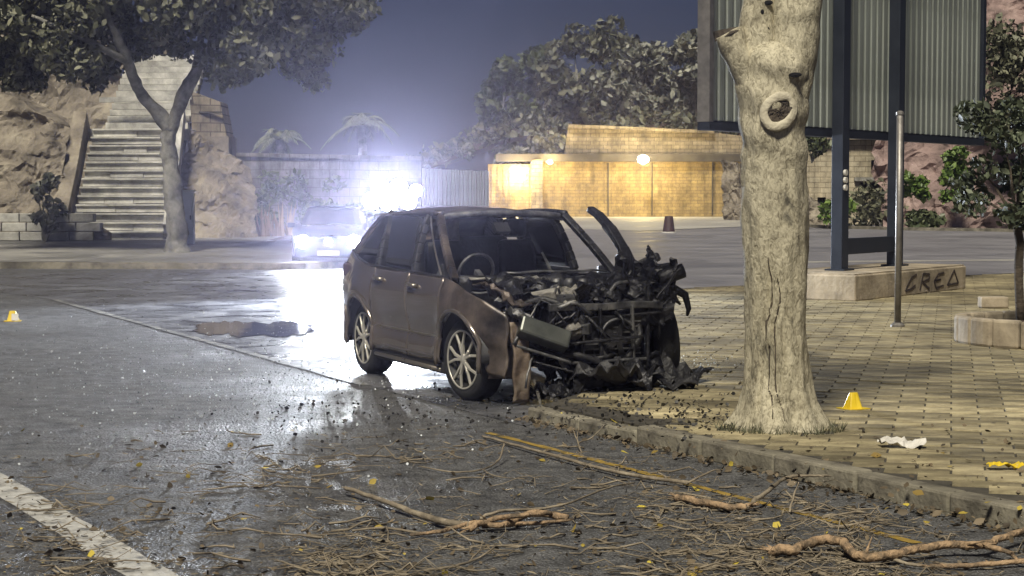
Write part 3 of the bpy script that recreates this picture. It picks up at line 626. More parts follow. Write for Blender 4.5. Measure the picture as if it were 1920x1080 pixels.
o = bd.build('boulder', M['rock'], None, True, solid=.5); o.location = P(222, 452, 51.6) + Vector((-2.6, 0, 0)); o.location.z = flz(51.6); tag(o, 'rounded pale boulder at the foot of the left parapet', 'rock')
def shrub(label, loc, cs, rr, per, leaf, mt, seed, grp=None, name='shrub'):
    t = thing(name, label, 'shrub', loc, 0, grp); st = MB()
    for q in cs: st.tube([(0, 0, -.15), Vector(q) * .5 + Vector((.04, 0, 0)), q], [.035, .025, .012], 5)
    st.build('stems', M['bark2'], t); leaves('foliage', clumps(cs, [rr] * len(cs), per, seed), leaf, mt, t, seed=seed); return t
c = P(80, 442, 50.6); shrub('thin pale leaved shrub in front of the left rock face', (c.x, c.y, flz(50.6)), [(.0, 0, 1.6), (.25, 0, 1.75), (-.15, .1, 1.4), (.3, 0, 1.1), (.5, 0, .9), (-.1, 0, .7), (.2, 0, .5)], .26, 45, .2, M['leaf_grey'], 4)
cb = thing('utility_cabinet', 'narrow white utility cabinet behind the left tree', 'cabinet', P(352, 430, 49.5)); cb.location.z = flz(49.5)
MB().box((0, 0, .72), (.36, .3, 1.5)).build('body', M['whitebox'], cb, bevel=.015); MB().box((0, -.16, .72), (.30, .02, 1.36)).build('door', M['whitebox'], cb, bevel=.004); MB().box((.11, -.18, .75), (.03, .03, .12)).build('handle', M['steel'], cb); MB().box((0, 0, 1.5), (.42, .36, .05)).build('lid', M['whitebox'], cb)

# left street tree with a wide crown
LT = P(330, 478, 45.5); LT.z = flz(45.5) - .02
lt = thing('street_tree', 'forked street tree with a wide leafy crown before the stone steps', 'tree', LT)
def LP(px, py, d=45.5): return P(px, py, d) - LT
tb = MB()
tp_ = smooth_path([LP(333, 484), LP(332, 455), LP(328, 400), LP(322, 330), LP(317, 270), LP(316, 228)]); tb.tube(tp_, [(.44 if i < 2 else .38 - .012 * i if i < 7 else .27 - .004 * (i - 7)) for i in range(len(tp_))], 18); roughen(tb, .09)
tb.build('trunk', M['bark2'], lt, True)
def limb(pts, r0, r1, par, nm='limb', mt=None, n=8):
    k = len(pts); return roughen(MB().tube(smooth_path(pts), [r0 + (r1 - r0) * i / (k * 6 - 6) for i in range(k * 6 - 5)], 12), .05).build(nm, mt or M['bark2'], par, True)
limb([LP(318, 240), LP(290, 205), LP(262, 172, 45.2), LP(238, 110, 44.6), LP(205, 40, 44.2), LP(190, -10, 44)], .2, .07, lt)
limb([LP(318, 245), LP(340, 190), LP(366, 138), LP(400, 80, 45.8), LP(450, 20, 46), LP(520, -30, 46)], .2, .07, lt)
limb([LP(366, 140), LP(375, 60, 46), LP(365, -10, 46.3)], .13, .06, lt)
limb([LP(240, 115, 44.6), LP(150, 70, 44), LP(60, 30, 43.8)], .1, .04, lt)
limb([LP(450, 22, 46), LP(540, 60, 45.5), LP(590, 130, 45.3)], .08, .02, lt)
rs = random.Random(3); cs, rr = [], []
for i in range(190):
    px = rs.uniform(-140, 690); lim = 185 - abs(px - 120) * .02
    if px > 300: lim = 150 + 30 * math.sin((px - 300) / 60)
    if px > 600: lim = 60
    if 190 < px < 400: lim = 85
    py = rs.uniform(-75, lim - 35); d = 45.3 + rs.uniform(-1.9, 1.7); cs.append(tuple(LP(px, py, d))); rr.append(rs.uniform(.42, .85))
for px, py in ((590, 150), (575, 120), (600, 100), (550, 130), (480, 120), (445, 135), (40, 120), (20, 90), (110, 95), (150, 80), (620, 60), (660, 40), (680, 15), (250, 60), (300, 50), (120, 60), (160, 100), (200, 120), (235, 100), (270, 90), (130, 130), (180, 150), (220, 80), (90, 60), (100, 110), (330, 90), (420, 100), (60, 150), (20, 150)):
    cs.append(tuple(LP(px, py, 45.2))); rr.append(.42)
leaves('crown', clumps(cs, rr, 230, 21, .8, .15), .17, M['leaf_olive'], lt, seed=21, droop=(0, 0, -.35))

# ================================================================== right-hand far side: facade, cliff, shrubs
DR = 97.0
fc = thing('ruined_facade', 'ruined stone facade painted lamplit pale with dark openings behind the billboard posts', 'building', (P(1590, 420, DR).x, DR, 0))
def fx(px): return (px - 960) / FPX * DR - fc.location.x
def fz(py): return P(960, py, DR).z
def holed(mb, X0, X1, Z0, Z1, holes, th):      # wall with rectangular openings, built from boxes
    xs = sorted({X0, X1, *[h[0] for h in holes], *[h[1] for h in holes]}); zs = sorted({Z0, Z1, *[h[2] for h in holes], *[h[3] for h in holes]})
    for a, b in zip(xs, xs[1:]):
        run_ = []
        for c, d in zip(zs, zs[1:]):
            mx, mz = (a + b) / 2, (c + d) / 2
            if not any(h[0] < mx < h[1] and h[2] < mz < h[3] for h in holes):
                if run_ and abs(run_[-1][1] - c) < 1e-6: run_[-1][1] = d
                else: run_.append([c, d])
        for c, d in run_: mb.box(((a + b) / 2, th / 2, (c + d) / 2), (b - a, th, d - c))
    return mb
hs = [(fx(1612), fx(1626), .3, fz(342)), (fx(1632), fx(1650), .3, fz(342)), (fx(1632), fx(1646), fz(318), fz(300)), (fx(1532), fx(1548), .2, fz(370))]
holed(MB(), fx(1440), fx(1700), -.2, fz(262), hs, .6).build('wall', M['lamplit_stone'], fc)
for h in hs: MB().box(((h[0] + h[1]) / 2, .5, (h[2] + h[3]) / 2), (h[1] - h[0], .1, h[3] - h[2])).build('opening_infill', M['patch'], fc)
MB().box(((fx(1440) + fx(1700)) / 2, -.02, fz(262) + .15), (fx(1700) - fx(1440), .9, .3)).build('coping', M['rubble'], fc)
MB().box(((fx(1600) + fx(1662)) / 2, -.1, fz(340) + .12), (fx(1662) - fx(1600), .3, .2)).build('lintel', M['stone'], fc)
rock('rough rock buttress at the right end of the lit wall', 'rock_buttress', (P(1400, 400, 112).x, 112, 0), lambda u, v: (-1.3 + u * 2.6 * (1 - .4 * v), .5 + v * 1.5 + abs(u - .5) * 2, -.3 + v * 4.0), 26, 26, .4, .7, M['rock'])
rock('pale rocky outcrop beside the facade near the tree trunk', 'rock_outcrop', (P(1540, 420, 90).x, 90, 0), lambda u, v: (-1.6 + u * 3.2 * (1 - .5 * v), .5 + v * 1.8 + abs(u - .5) * 1.5, -.3 + v * (3.6 - 1.6 * u)), 26, 26, .45, .6, M['rock'])
cl = rock('', 'cliff', (P(1690, 430, 86).x, 86, 0), lambda u, v: (-.6 + u * 20, 1 + v * 5.5 - u * 5 + (3 if v > .96 else 0), -.3 + v * 15), 80, 70, .75, .38, M['rockpink'], None)
cl['kind'] = 'structure'
if 'category' in cl: del cl['category']
gl = [('green creeper hanging down the pink rock below the billboard', 1785, 285, 385, 6, 'leaf_green', .3), ('small dark tuft on the pink rock left of the creeper', 1716, 335, 370, 3, 'leaf_green', .28), ('ragged dark scrub high on the cliff at the right edge', 1888, 195, 235, 7, 'leaf_olive', .6), ('dark scrub patch on the cliff top at the right edge', 1885, 60, 160, 9, 'leaf_olive', .8), ('low scrub at the foot of the pink rock', 1735, 405, 425, 4, 'leaf_dark', .35)]
for i, (lb, px, a, b, k, mt, rr_) in enumerate(gl):
    d = 84.0; rs = random.Random(i); base = P(px, b, d); cs = []
    for j in range(k * 2):
        q = P(px + rs.uniform(-22, 22) * (1 if rr_ < .5 else 1.6), a + (b - a) * j / (k * 2), d - rs.random() * .6) - base; cs.append(tuple(q))
    t = thing('cliff_plant', lb, 'plant', base); MB().tube([cs[-1], cs[len(cs) // 2], cs[0]], [.04, .04, .02], 5).build('stem', M['bark2'], t); leaves('foliage', clumps(cs, [rr_ * 1.4] * len(cs), 110, i + 60), .26, M[mt], t, seed=i)
fl_ = [('low green bush at the foot of the facade by the billboard post', 1625, 425, 1.3, 'leaf_olive'), ('taller bush at the facade right beside the thin pole', 1655, 420, 1.5, 'leaf_olive'), ('small yellow green bush near the rocky outcrop', 1572, 422, .9, 'leaf_green'), ('dark bush at the top of the outcrop left of the post', 1522, 300, .9, 'leaf_dark')]
for i, (lb, px, py, rr_, mt) in enumerate(fl_):
    b = P(px, py, 88 - i); rs = random.Random(i + 30)
    shrub(lb, (b.x, b.y, max(0, b.z)), [(rs.uniform(-rr_, rr_) * .7, rs.uniform(-.3, .3), rs.uniform(.2, rr_ * 1.2)) for _ in range(8)], rr_ * .5, 90, .22, M[mt], i + 30)
# low kerb of the far road on the right
fk = MB()
ptsk = [G(1480, 424), G(1560, 428), G(1700, 432), G(1850, 434), G(2100, 440)]
for a, b in zip(ptsk, ptsk[1:]): fk.beam(a + Vector((0, 0, .07)), b + Vector((0, 0, .07)), .5, .15)
o = fk.build('lot_kerb', M['kerb']); o['kind'] = 'structure'
strip('pale_crossing', G(1500, 492), G(2100, 486), .9, .0105, M['pale_lit_ground'], 8)
# cone-like bollard on the lot
bo = thing('traffic_bollard', 'dark red tapered bollard with pale base alone on the lot', 'bollard', G(1254, 437))
MB().lathe([(.33, 0), (.33, .05), (.30, .06)], 20).build('base', M['paper'], bo); MB().lathe([(.28, .06), (.26, .12), (.19, .70), (.17, .74), (.05, .75)], 20).build('body', M['redplastic'], bo, True)

# ================================================================== billboard with plinth
C0 = G(1604, 565, PZ); C1 = G(1811, 541, PZ); bdir = (C1 - C0).normalized(); bnor = Vector((bdir.y, -bdir.x, 0))      # bnor faces the camera side
if bnor.dot(-C0) < 0: bnor = -bnor
pback = -bnor
BB = thing('billboard', 'tall slatted billboard seen from behind on two dark steel posts', 'billboard', (C0.x, C0.y, PZ), math.atan2(bdir.y, bdir.x))
PLL = (C1 - C0).length
# local frame: x along the plinth's long face, y away from camera
loc_of = lambda w_: (BB.rotation_euler.to_matrix().inverted() @ (Vector(w_) - BB.location))
PH = .40
pl = thing('concrete_plinth', 'cream rendered plinth with graffiti carrying the billboard posts', 'plinth', (C0.x, C0.y, PZ), BB.rotation_euler.z)
PD = 1.55
MB().box((PLL / 2, PD / 2, PH / 2 - .004), (PLL, PD, PH)).build('block', M['plinth'], pl, bevel=.02)
MB().box((PLL / 2, PD / 2, PH + .004), (PLL - .06, PD - .06, .03)).build('top_slab', M['plinth'], pl)
gr = MB()
def stroke(pts, w_=.022):
    pts = [Vector((x, -.006, z)) for x, z in pts]
    for a, b in zip(pts, pts[1:]): gr.beam(a, b, .006, w_, (0, 1, 0)) if False else gr.beam(a, b, .006, w_)
gx0 = PLL * .42; gs = PLL * .5
def gl_(u, *strokes):      # one letter
    global gr
    gr = MB()
    for pts in strokes: stroke([(gx0 + (u + x * .22) * gs, .07 + z * .27) for x, z in pts], random.uniform(.024, .036))
    gr.build('graffiti_letter', M['graffiti'], pl)
gl_(0, [(.9, .95), (.5, .8), (.1, .25), (.0, .0), (.45, .1), (.8, .3)])
gl_(.26, [(0, 0), (.25, .95), (.8, .9), (.75, .6), (.2, .45), (.8, .0)])
gl_(.52, [(.9, .9), (.4, .85), (.02, .45), (.6, .5), (.02, .45), (.2, .0), (.85, .1)])
gl_(.78, [(.6, 1.0), (0, .1), (1.0, .15), (.6, 1.0)])
# posts and panel
p1 = loc_of(G(1575, 506, PZ + PH)); p2 = loc_of(G(1681, 501, PZ + PH))
p1 = Vector((max(p1.x, .12) , p1.y, 0)); ym = PD / 2
p1.y = p2.y = ym
def lx_at(px, yloc):      # local x where the image column px meets the plane yloc behind the plinth's face
    d = ray(px, 300); n_ = pback; o_ = Vector(BB.location) + pback * yloc; t = (o_ - Vector((0, 0, CAM_H))).dot(n_) / d.dot(n_); return loc_of(Vector((0, 0, CAM_H)) + d * t).x
p1.x = max(.2, lx_at(1576, ym)); p2.x = lx_at(1680, ym)
PANH = P(1600, 252, (BB.location.y + 2)).z - PZ
for p in (p1, p2):
    MB().box((p.x, p.y, PH + .02 + 3.6), (.24, .20, 7.2)).build('post', M['steel'], BB, bevel=.01)
    MB().box((p.x, p.y, PH + .032), (.38, .34, .03)).build('base_plate', M['steel'], BB)
MB().box(((p1.x + p2.x) / 2, p1.y, PH + .40), (abs(p2.x - p1.x) - .25, .10, .26)).build('cross_beam', M['steel'], BB, bevel=.008)
yp = ym + .20
xa, xb = lx_at(1332, yp), lx_at(1838, yp)
zb = PANH; zt_ = zb + 4.3
MB().box(((xa + xb) / 2, yp + .12, (zb + zt_) / 2), (xb - xa, .06, zt_ - zb - .1)).build('backing', M['steel'], BB)
sl = None; ns = 44
for i in range(ns):
    x = xa + (xb - xa) * (i + .5) / ns
    if sl is None:
        sl = MB().box((0, 0, 0), ((xb - xa) / ns * .66, .07, zt_ - zb - .16)).build('slat', M['slat'], BB, bevel=.012); o = sl
    else: o = inst(sl, BB, (0, 0, 0))
    o.location = (x, yp + .05, (zb + zt_) / 2); o.rotation_euler = (0, 0, random.uniform(-.02, .02))
for z in (zb, zt_): MB().box(((xa + xb) / 2, yp + .06, z), (xb - xa + .2, .2, .12)).build('frame_rail', M['steel'], BB)
for x in (xa - .05, xb + .05): MB().box((x, yp + .06, (zb + zt_) / 2), (.12, .2, zt_ - zb - .12)).build('frame_stile', M['galv'] if x < xb else M['steel'], BB)
lp = MB().box((p1.x + .3, yp - .02, zb + 2.2), (.05, .04, 3.4)).build('light_strip', M['corr'], BB)
for k in range(3): MB().lathe([(.05, -.02), (.05, .02)], 10, 'y', (p1.x - .06, p1.y - .12, 1.75 + k * .12)).build('sticker', M['paper'], BB)
# thin pole
tp = thing('sign_pole', 'thin bare galvanised pole standing on the paving', 'pole', G(1683, 612, PZ))
MB().lathe([(.042, 0), (.042, 2.64)], 14).build('tube', M['galv'], tp, True); MB().lathe([(.05, 2.64), (.05, 2.67), (.02, 2.69)], 14).build('cap', M['galv'], tp); MB().lathe([(.09, 0), (.09, .02), (.05, .05)], 14).build('base_flange', M['galv'], tp)

# ================================================================== planter ring with small tree
PR = G(1975, 642, PZ); rad = 1.08
pr = thing('round_planter', 'round stone block planter with soil at the right edge', 'planter', PR)
nb = 20
for k in range(nb):
    a0 = 6.2832 * k / nb + .006; a1 = 6.2832 * (k + 1) / nb - .006; mb = MB(); r0, r1, h_ = rad - .14, rad, .30 + random.uniform(-.012, .012)
    ring = []
    for q in range(4):
        a = a0 + (a1 - a0) * q / 3
        for r_, z in ((r0, 0), (r1, 0), (r1, h_), (r0, h_)): ring.append((math.cos(a) * r_, math.sin(a) * r_, z - .004))
    fs = [(3, 2, 1, 0), (12, 13, 14, 15)]
    for q in range(3):
        for e in range(4): fs.append((q * 4 + e, q * 4 + (e + 1) % 4, q * 4 + 4 + (e + 1) % 4, q * 4 + 4 + e))
    mb.add(ring, fs); mb.build('rim_block', M['plinth'], pr, bevel=.03)
sm = MB(); sm.lathe([(rad - .145, .05), (rad - .145, .20), (rad * .55, .22), (rad * .2, .25), (.02, .25)], 28); so = sm.build('soil', M['soil'], pr, True)
st = thing('planter_tree', 'small bushy tree growing out of the round planter', 'tree', PR + Vector((-.22, .1, .27)))
MB().tube(wob((-.12, 0, -.1), (-.18, 0, 1.3), 6, .02, 2), [.05] * 7, 8).build('trunk', M['barkdark'], st, True)
rt = MB().tube([(.12, .1, -.1), (.12, .1, .4), (.1, .1, .75)], [.26, .2, .12], 12, jit=.08).build('old_stump', M['bark'], st, True)
rs = random.Random(8); cs = []
for i in range(34):
    a = rs.uniform(0, 6.28); q = rs.random() ** .5 * .85; cs.append((math.cos(a) * q + .0, math.sin(a) * q, 1.15 + rs.random() * 1.35 - q * .25))
leaves('crown', clumps(cs, [.21] * 34, 150, 77), .075, M['leaf_bush'], st, seed=77)
br_ = MB()
for q in cs[::3]: br_.tube(wob((-.17, 0, 1.1), q, 3, .08, 4), [.025, .018, .012, .006], 5)
br_.build('branches', M['barkdark'], st)
MB().box((-.62, .93, .09), (.40, .22, .16)).build('loose_block', M['plinth'], None, bevel=.02)
lo = bpy.data.objects['loose_block']; lo.location = G(1862, 577, PZ) + Vector((.62, -.93, -.008)); tag(lo, 'loose cream stone block lying behind the round planter', 'block')

# ================================================================== small things on the pavement
def marker(label, loc, rz, s=1.0):
    t = thing('evidence_marker', label, 'marker', loc, rz, 'small yellow evidence markers'); h_ = .125 * s; b_ = .085 * s; tp_ = .03 * s; mb = MB()
    n_ = 5; v = []
    for k in range(n_ * 2):
        a = math.pi * k / n_; r_ = b_ if k % 2 == 0 else b_ * .78; v.append((math.cos(a) * r_, math.sin(a) * r_, 0))
    for k in range(n_ * 2):
        a = math.pi * k / n_; v.append((math.cos(a) * tp_ * 1.3, math.sin(a) * tp_ * .7, h_))
    m_ = n_ * 2; fs = [(k, (k + 1) % m_, m_ + (k + 1) % m_, m_ + k) for k in range(m_)] + [tuple(range(m_, 2 * m_))]
    mb.add(v, fs); mb.build('shell', M['yellowplastic'], t, bevel=.004); MB().box((0, 0, .003), (.2 * s, .17 * s, .006)).build('foot', M['yellowplastic'], t); return t
marker('small yellow evidence marker on the paving right of the trunk', G(1600, 766, PZ), .5)
mk2 = marker('small yellow evidence marker on the wet road at far left', G(24, 602), .2, 1.15); MB().box((.035, -.075, .06), (.09, .012, .10), (R(-24), 0, 0)).build('number_card', M['paper'], mk2)
def crumple(name, mt, par, w_, h_, amp, seed, fs=6, nu=12, nv=10, solid=.006, smooth=False, curl=0.0):
    mb = MB(); off = Vector((seed * 3.7, seed * 1.3, seed * 7.1))
    def f(u, v):
        x, y = (u - .5) * w_, (v - .5) * h_; p = Vector((x, y, 0)) * fs + off
        return Vector((x + noise.noise(p * .8) * amp * .5, y + noise.noise(p * .8 + Vector((9, 9, 9))) * amp * .5, noise.fractal(p, .7, 2.2, 3) * amp + curl * (x * x) / max(w_, .01)))
    mb.grid(f, nu, nv); return mb.build(name, mt, par, smooth, solid)
o = crumple('crumpled_paper', M['paper'], None, .3, .16, .05, 3, 14, solid=.002); o.location = G(1690, 838, PZ) + Vector((0, 0, .03)); tag(o, 'crumpled white paper lying on the paving', 'litter')
o = crumple('crumpled_wrapper', M['yellowplastic'], None, .2, .1, .03, 5, 14, solid=.002); o.location = G(1885, 880, PZ) + Vector((0, 0, .025)); tag(o, 'flattened yellow wrapper on the paving near the right edge', 'litter')

# ================================================================== big tree on the pavement
BT = thing('plane_tree', 'thick pale barked tree with a ring scar beside the wreck', 'tree', TREE)
TD = TREE.y
def TP(px, py, dd=0.0): return P(px, py, TD + dd) - TREE
S_ = FPX / TD
prof = [(812, 1462, 190), (798, 1461, 176), (780, 1461, 156), (755, 1460, 138), (720, 1459, 124), (670, 1458, 114), (600, 1456, 112), (520, 1456, 116), (440, 1454, 120), (360, 1452, 122), (290, 1450, 124), (230, 1449, 128), (170, 1449, 134), (125, 1451, 136), (100, 1453, 118), (80, 1455, 80)]
NS, NR = 56, 110
tb = MB(); rows = []
def interp(t):
    k = t * (len(prof) - 1); i = min(int(k), len(prof) - 2); f = k - i; return [prof[i][j] * (1 - f) + prof[i + 1][j] * f for j in range(3)]
for i in range(NR + 1):
    py, px, wdt = interp(i / NR); c = TP(px, py); r0 = wdt / 2 / S_; z = c.z
    for k in range(NS):
        a = 2 * math.pi * k / NS; n3 = Vector((math.cos(a), math.sin(a), 0))
        lob = max(0, 1 - z / .55) ** 2 * (.16 * math.cos(a * 4 + 1.2) + .10 * math.cos(a * 7))
        # deep winding grooves on the lower front, facing the camera (a = -pi/2)
        gsum = 0
        if .05 < z < 1.25:
            env = min(1, (z - .05) / .15) * min(1, (1.25 - z) / .2)
            for ga, am in ((-1.98, 1.0), (-1.74, .8), (-2.3, .6), (-1.45, .35)):
                g0 = ga + .09 * math.sin(z * 7 + ga * 3) + .05 * math.sin(z * 15); gsum -= am * .06 * math.exp(-((a - 2 * math.pi - g0) / .045) ** 2) * env
                gsum += am * .03 * math.exp(-((a - 2 * math.pi - g0 - .10) / .06) ** 2) * env
        q = Vector((math.cos(a) * .9, math.sin(a) * .9, z * .8))
        bump = .024 * noise.fractal(q * 2.2, .8, 2.0, 4) + .006 * noise.fractal(q * 10, .8, 2.0, 3)
        if z > 1.9: bump += .022 * math.sin(z * 22 + 2.5 * math.cos(a + .6)) * .5
        # swelling round the scar
        da = (a - (-math.pi / 2 + 2 * math.pi)); dz = z - TP(1450, 212).z; dd = math.hypot(da * r0, dz)
        bump += .02 * math.exp(-(dd / .16) ** 2)
        rr_ = r0 * (1 + lob) + bump * 1.0 + gsum
        tb.v.append(tuple(c + n3 * rr_))
for i in range(NR):
    for k in range(NS): tb.f.append((i * NS + k, i * NS + (k + 1) % NS, (i + 1) * NS + (k + 1) % NS, (i + 1) * NS + k))
tb.f.append(tuple(NR * NS + k for k in range(NS)))
tb.build('trunk', M['bark'], BT, True)
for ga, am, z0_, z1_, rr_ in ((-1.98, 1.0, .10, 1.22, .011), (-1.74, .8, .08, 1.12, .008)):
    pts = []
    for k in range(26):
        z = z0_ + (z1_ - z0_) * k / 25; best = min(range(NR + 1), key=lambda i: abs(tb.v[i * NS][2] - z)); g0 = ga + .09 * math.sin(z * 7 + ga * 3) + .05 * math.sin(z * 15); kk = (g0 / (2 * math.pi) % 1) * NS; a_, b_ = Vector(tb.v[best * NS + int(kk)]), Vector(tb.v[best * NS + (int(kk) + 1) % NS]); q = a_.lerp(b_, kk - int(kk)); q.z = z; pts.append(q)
    MB().tube(pts, [rr_ * (.35 + .65 * math.sin(math.pi * k / 25)) * (1 + .35 * nz((k, ga, 0))) for k in range(26)], 6).build('fissure_shade', M['barkdark'], BT, True)  # dark tubes in the grooves: dark bark with shade put into its colour
def blimb(pts, rads, n=20, nm='limb', mt=None):
    # resample and roughen
    P3 = [Vector(p) for p in pts]; out, rd = [], []
    K = 8
    for i in range(len(P3) - 1):
        for j in range(K):
            t = j / K; a = P3[max(i - 1, 0)]; b = P3[i]; c = P3[i + 1]; d = P3[min(i + 2, len(P3) - 1)]
            out.append(.5 * ((2 * b) + (c - a) * t + (2 * a - 5 * b + 4 * c - d) * t * t + (3 * b - a - 3 * c + d) * t ** 3)); rd.append(rads[i] * (1 - t) + rads[i + 1] * t)
    out.append(P3[-1]); rd.append(rads[-1]); mb = MB(); mb.tube(out, rd, n)
    mb.v = [tuple(Vector(v) + Vector((nz(v, 7), nz((v[1], v[2], v[0]), 7), nz((v[2], v[0], v[1]), 7))) * .022) for v in mb.v]
    return mb.build(nm, mt or M['bark'], BT, True)
blimb([TP(1470, 185), TP(1482, 120), TP(1490, 45), TP(1494, -10), TP(1500, -120, .1), TP(1540, -320, .2), TP(1600, -520, .4)], [.17, .185, .178, .18, .15, .11, .06])
blimb([TP(1432, 180), TP(1424, 110), TP(1418, 45), TP(1420, -10), TP(1400, -140, -.1), TP(1350, -330, -.2), TP(1300, -500, -.3)], [.17, .155, .12, .105, .10, .08, .05])
blimb([TP(1428, 185), TP(1404, 135, -.03), TP(1380, 92, -.05), TP(1366, 62, -.05)], [.15, .12, .105, .10], 18, 'limb_stub')
MB().tube([TP(1367, 66, -.05), TP(1362, 55, -.05), TP(1366, 60, -.05)], [.104, .085, .02], 14, jit=.15).build('cut_end', M['barkdark'], BT)
kn = MB().tube([TP(1504, 150, -.06), TP(1512, 120, -.08), TP(1515, 100, -.08)], [.05, .045, .025], 12).build('knot', M['bark'], BT, True)
# ring scar
rc = TP(1450, 212); fr = interp(.68)[2] / 2 / S_
sc_ = MB(); nseg = 40
for i in range(nseg):
    a = 2 * math.pi * i / nseg; rad_ = .098 + .012 * math.sin(a * 2 + .5) + .006 * nz((math.cos(a) * 2, math.sin(a) * 2, 4)); gap = .55 + .45 * min(1, abs(((a - .75 + math.pi) % (2 * math.pi)) - math.pi) / .35)
    for j in range(10):
        b = 2 * math.pi * j / 10; rr_ = .030 * gap; x = math.cos(a) * (rad_ + rr_ * math.cos(b)); z = math.sin(a) * 1.12 * (rad_ + rr_ * math.cos(b)); y = rr_ * .38 * math.sin(b) - math.sqrt(max(0, (fr + .040) ** 2 - x * x)) + .006 * nz((a * 3, b, 0)); sc_.v.append((rc.x + x, rc.y + y, rc.z + z))
sc_.f = [(i * 10 + j, i * 10 + (j + 1) % 10, ((i + 1) % nseg) * 10 + (j + 1) % 10, ((i + 1) % nseg) * 10 + j) for i in range(nseg) for j in range(10)]
sc_.build('scar_ring', M['scar'], BT, True)
cc = MB(); cc.grid(lambda u, v: (rc.x + math.cos(v * 6.2832) * .1 * u, rc.y - (fr + .040) + .012 * u + .014 * nz((u * 3, v * 20, 0), 2) , rc.z + math.sin(v * 6.2832) * .112 * u), 8, 30)
cc.build('scar_heart', M['barkdark'], BT)
# bark slits and holes
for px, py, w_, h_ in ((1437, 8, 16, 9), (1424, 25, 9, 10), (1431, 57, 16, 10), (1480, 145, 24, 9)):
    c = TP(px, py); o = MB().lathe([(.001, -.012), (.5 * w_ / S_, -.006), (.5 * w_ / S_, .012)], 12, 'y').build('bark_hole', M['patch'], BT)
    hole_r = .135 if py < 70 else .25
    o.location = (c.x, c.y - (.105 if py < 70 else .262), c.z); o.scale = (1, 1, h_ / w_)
# crown above the frame
rs = random.Random(12); cs, rr = [], []
for i in range(40):
    e = TP(1600, -520, .4) if i % 2 else TP(1300, -500, -.3); cs.append(tuple(e + Vector((rs.uniform(-1.4, 1.4), rs.uniform(-1.2, 1.2), rs.uniform(-.5, 1.5))))); rr.append(rs.uniform(.3, .55))
leaves('crown', clumps(cs, rr, 75, 5, .8, .2), .12, M['leaf_olive'], BT, seed=5)
# weeds and moss at the foot
wd_ = MB(); rs = random.Random(4)
for i in range(260):
    a = rs.uniform(-3.0, -.2); r_ = .36 + rs.random() * .12; b = Vector((TREE.x + math.cos(a) * r_, TREE.y + math.sin(a) * r_, PZ - .01)); e = b + Vector((rs.uniform(-.05, .05), rs.uniform(-.05, .05), rs.uniform(.03, .1))); sx = Vector((.004, .002, 0)); wd_.add([b - sx, b + sx, e], [(0, 1, 2)])
o = wd_.build('weeds', M['leaf_olive']); tag(o, 'thin weeds round the foot of the thick tree', 'weeds', kind='stuff')

# ================================================================== the burnt-out SUV
Af = G(868, 751); Ar = G(683, 700.5)
fw = (Af - Ar); WBL = fw.length; fw.normalize(); lf = Vector((-fw.y, fw.x, 0))
HT = .87
CAR_O = (Af + Ar) / 2 + lf * (HT - .02)
CAR = thing('burnt_suv', 'burnt out bronze SUV with its front end destroyed', 'car', CAR_O, math.atan2(fw.y, fw.x))
SX = WBL / 2.66
CAR.scale = (1, 1, 1.03)
AX = WBL / 2
def plan(x):
    x = x / SX
    if x < -1.3: return .905 - .13 * ((-1.3 - x) / .9) ** 1.8
    if x > 1.3: return .905 - .10 * ((x - 1.3) / .8) ** 1.8
    return .905
def secz(z):
    pts = [(.18, -.075), (.27, -.03), (.34, -.012), (.44, -.022), (.50, -.045), (.56, -.034), (.68, -.004), (.80, .006), (.90, .002), (.935, -.012), (.96, -.028), (1.06, -.05), (1.62, -.27)]
    for (a, b), (c, d) in zip(pts, pts[1:]):
        if z <= c: return b + (d - b) * max(0, (z - a) / (c - a))
    return pts[-1][1]
def sideY(x, z): return plan(x) + secz(z) + sum(.032 * math.exp(-((math.hypot(x - a, z - WR) - .44) / .11) ** 2) for a in (-AX, AX))
WR = .345
def arch(x, ax, Rr=.415):
    d = x - ax; return WR + math.sqrt(max(0, Rr * Rr - d * d)) * .97 if abs(d) < Rr else 0
def belt(x):
    x = x / SX; return 1.035 + .03 * max(0, (-x - .4)) ** 1.2 + (.10 * max(0, -x - 1.2)) - (.02 * max(0, x))
def panel(name, x0, x1, zlo, zhi, mt, par, s=-1, nx=24, nz_=14, dent=None, solid=.018, off=0.0, xs=None):
    X = xs or [x0 + (x1 - x0) * i / nx for i in range(nx + 1)]; mb = MB(); n_ = len(X) - 1
    def f(u, v):
        x = X[round(u * n_)]; a, b = zlo(x), zhi(x); z = a + (b - a) * v; p = Vector((x, s * (sideY(x, z) + off), z))
        if dent: p = p + dent(p)
        return p
    mb.grid(f, n_, nz_); return mb.build(name, mt, par, True, solid)
def archx(x0, x1, ax, Rr=.415):
    xs = [x0 + (x1 - x0) * i / 26 for i in range(27)]
    for k in range(25):
        q = ax - Rr * math.cos(math.pi * k / 24) * .9999
        if x0 < q < x1: xs.append(q)
    xs = sorted(set(xs)); out = [xs[0]]
    for q in xs[1:]:
        if q - out[-1] > .002: out.append(q)
    return out
SILL = .29
xr0, xrd, xb, xfd = -2.12 * SX, -.93 * SX, .05 * SX, .935 * SX
small = lambda p: Vector((0, .006 * nz(p, 2.2), 0))
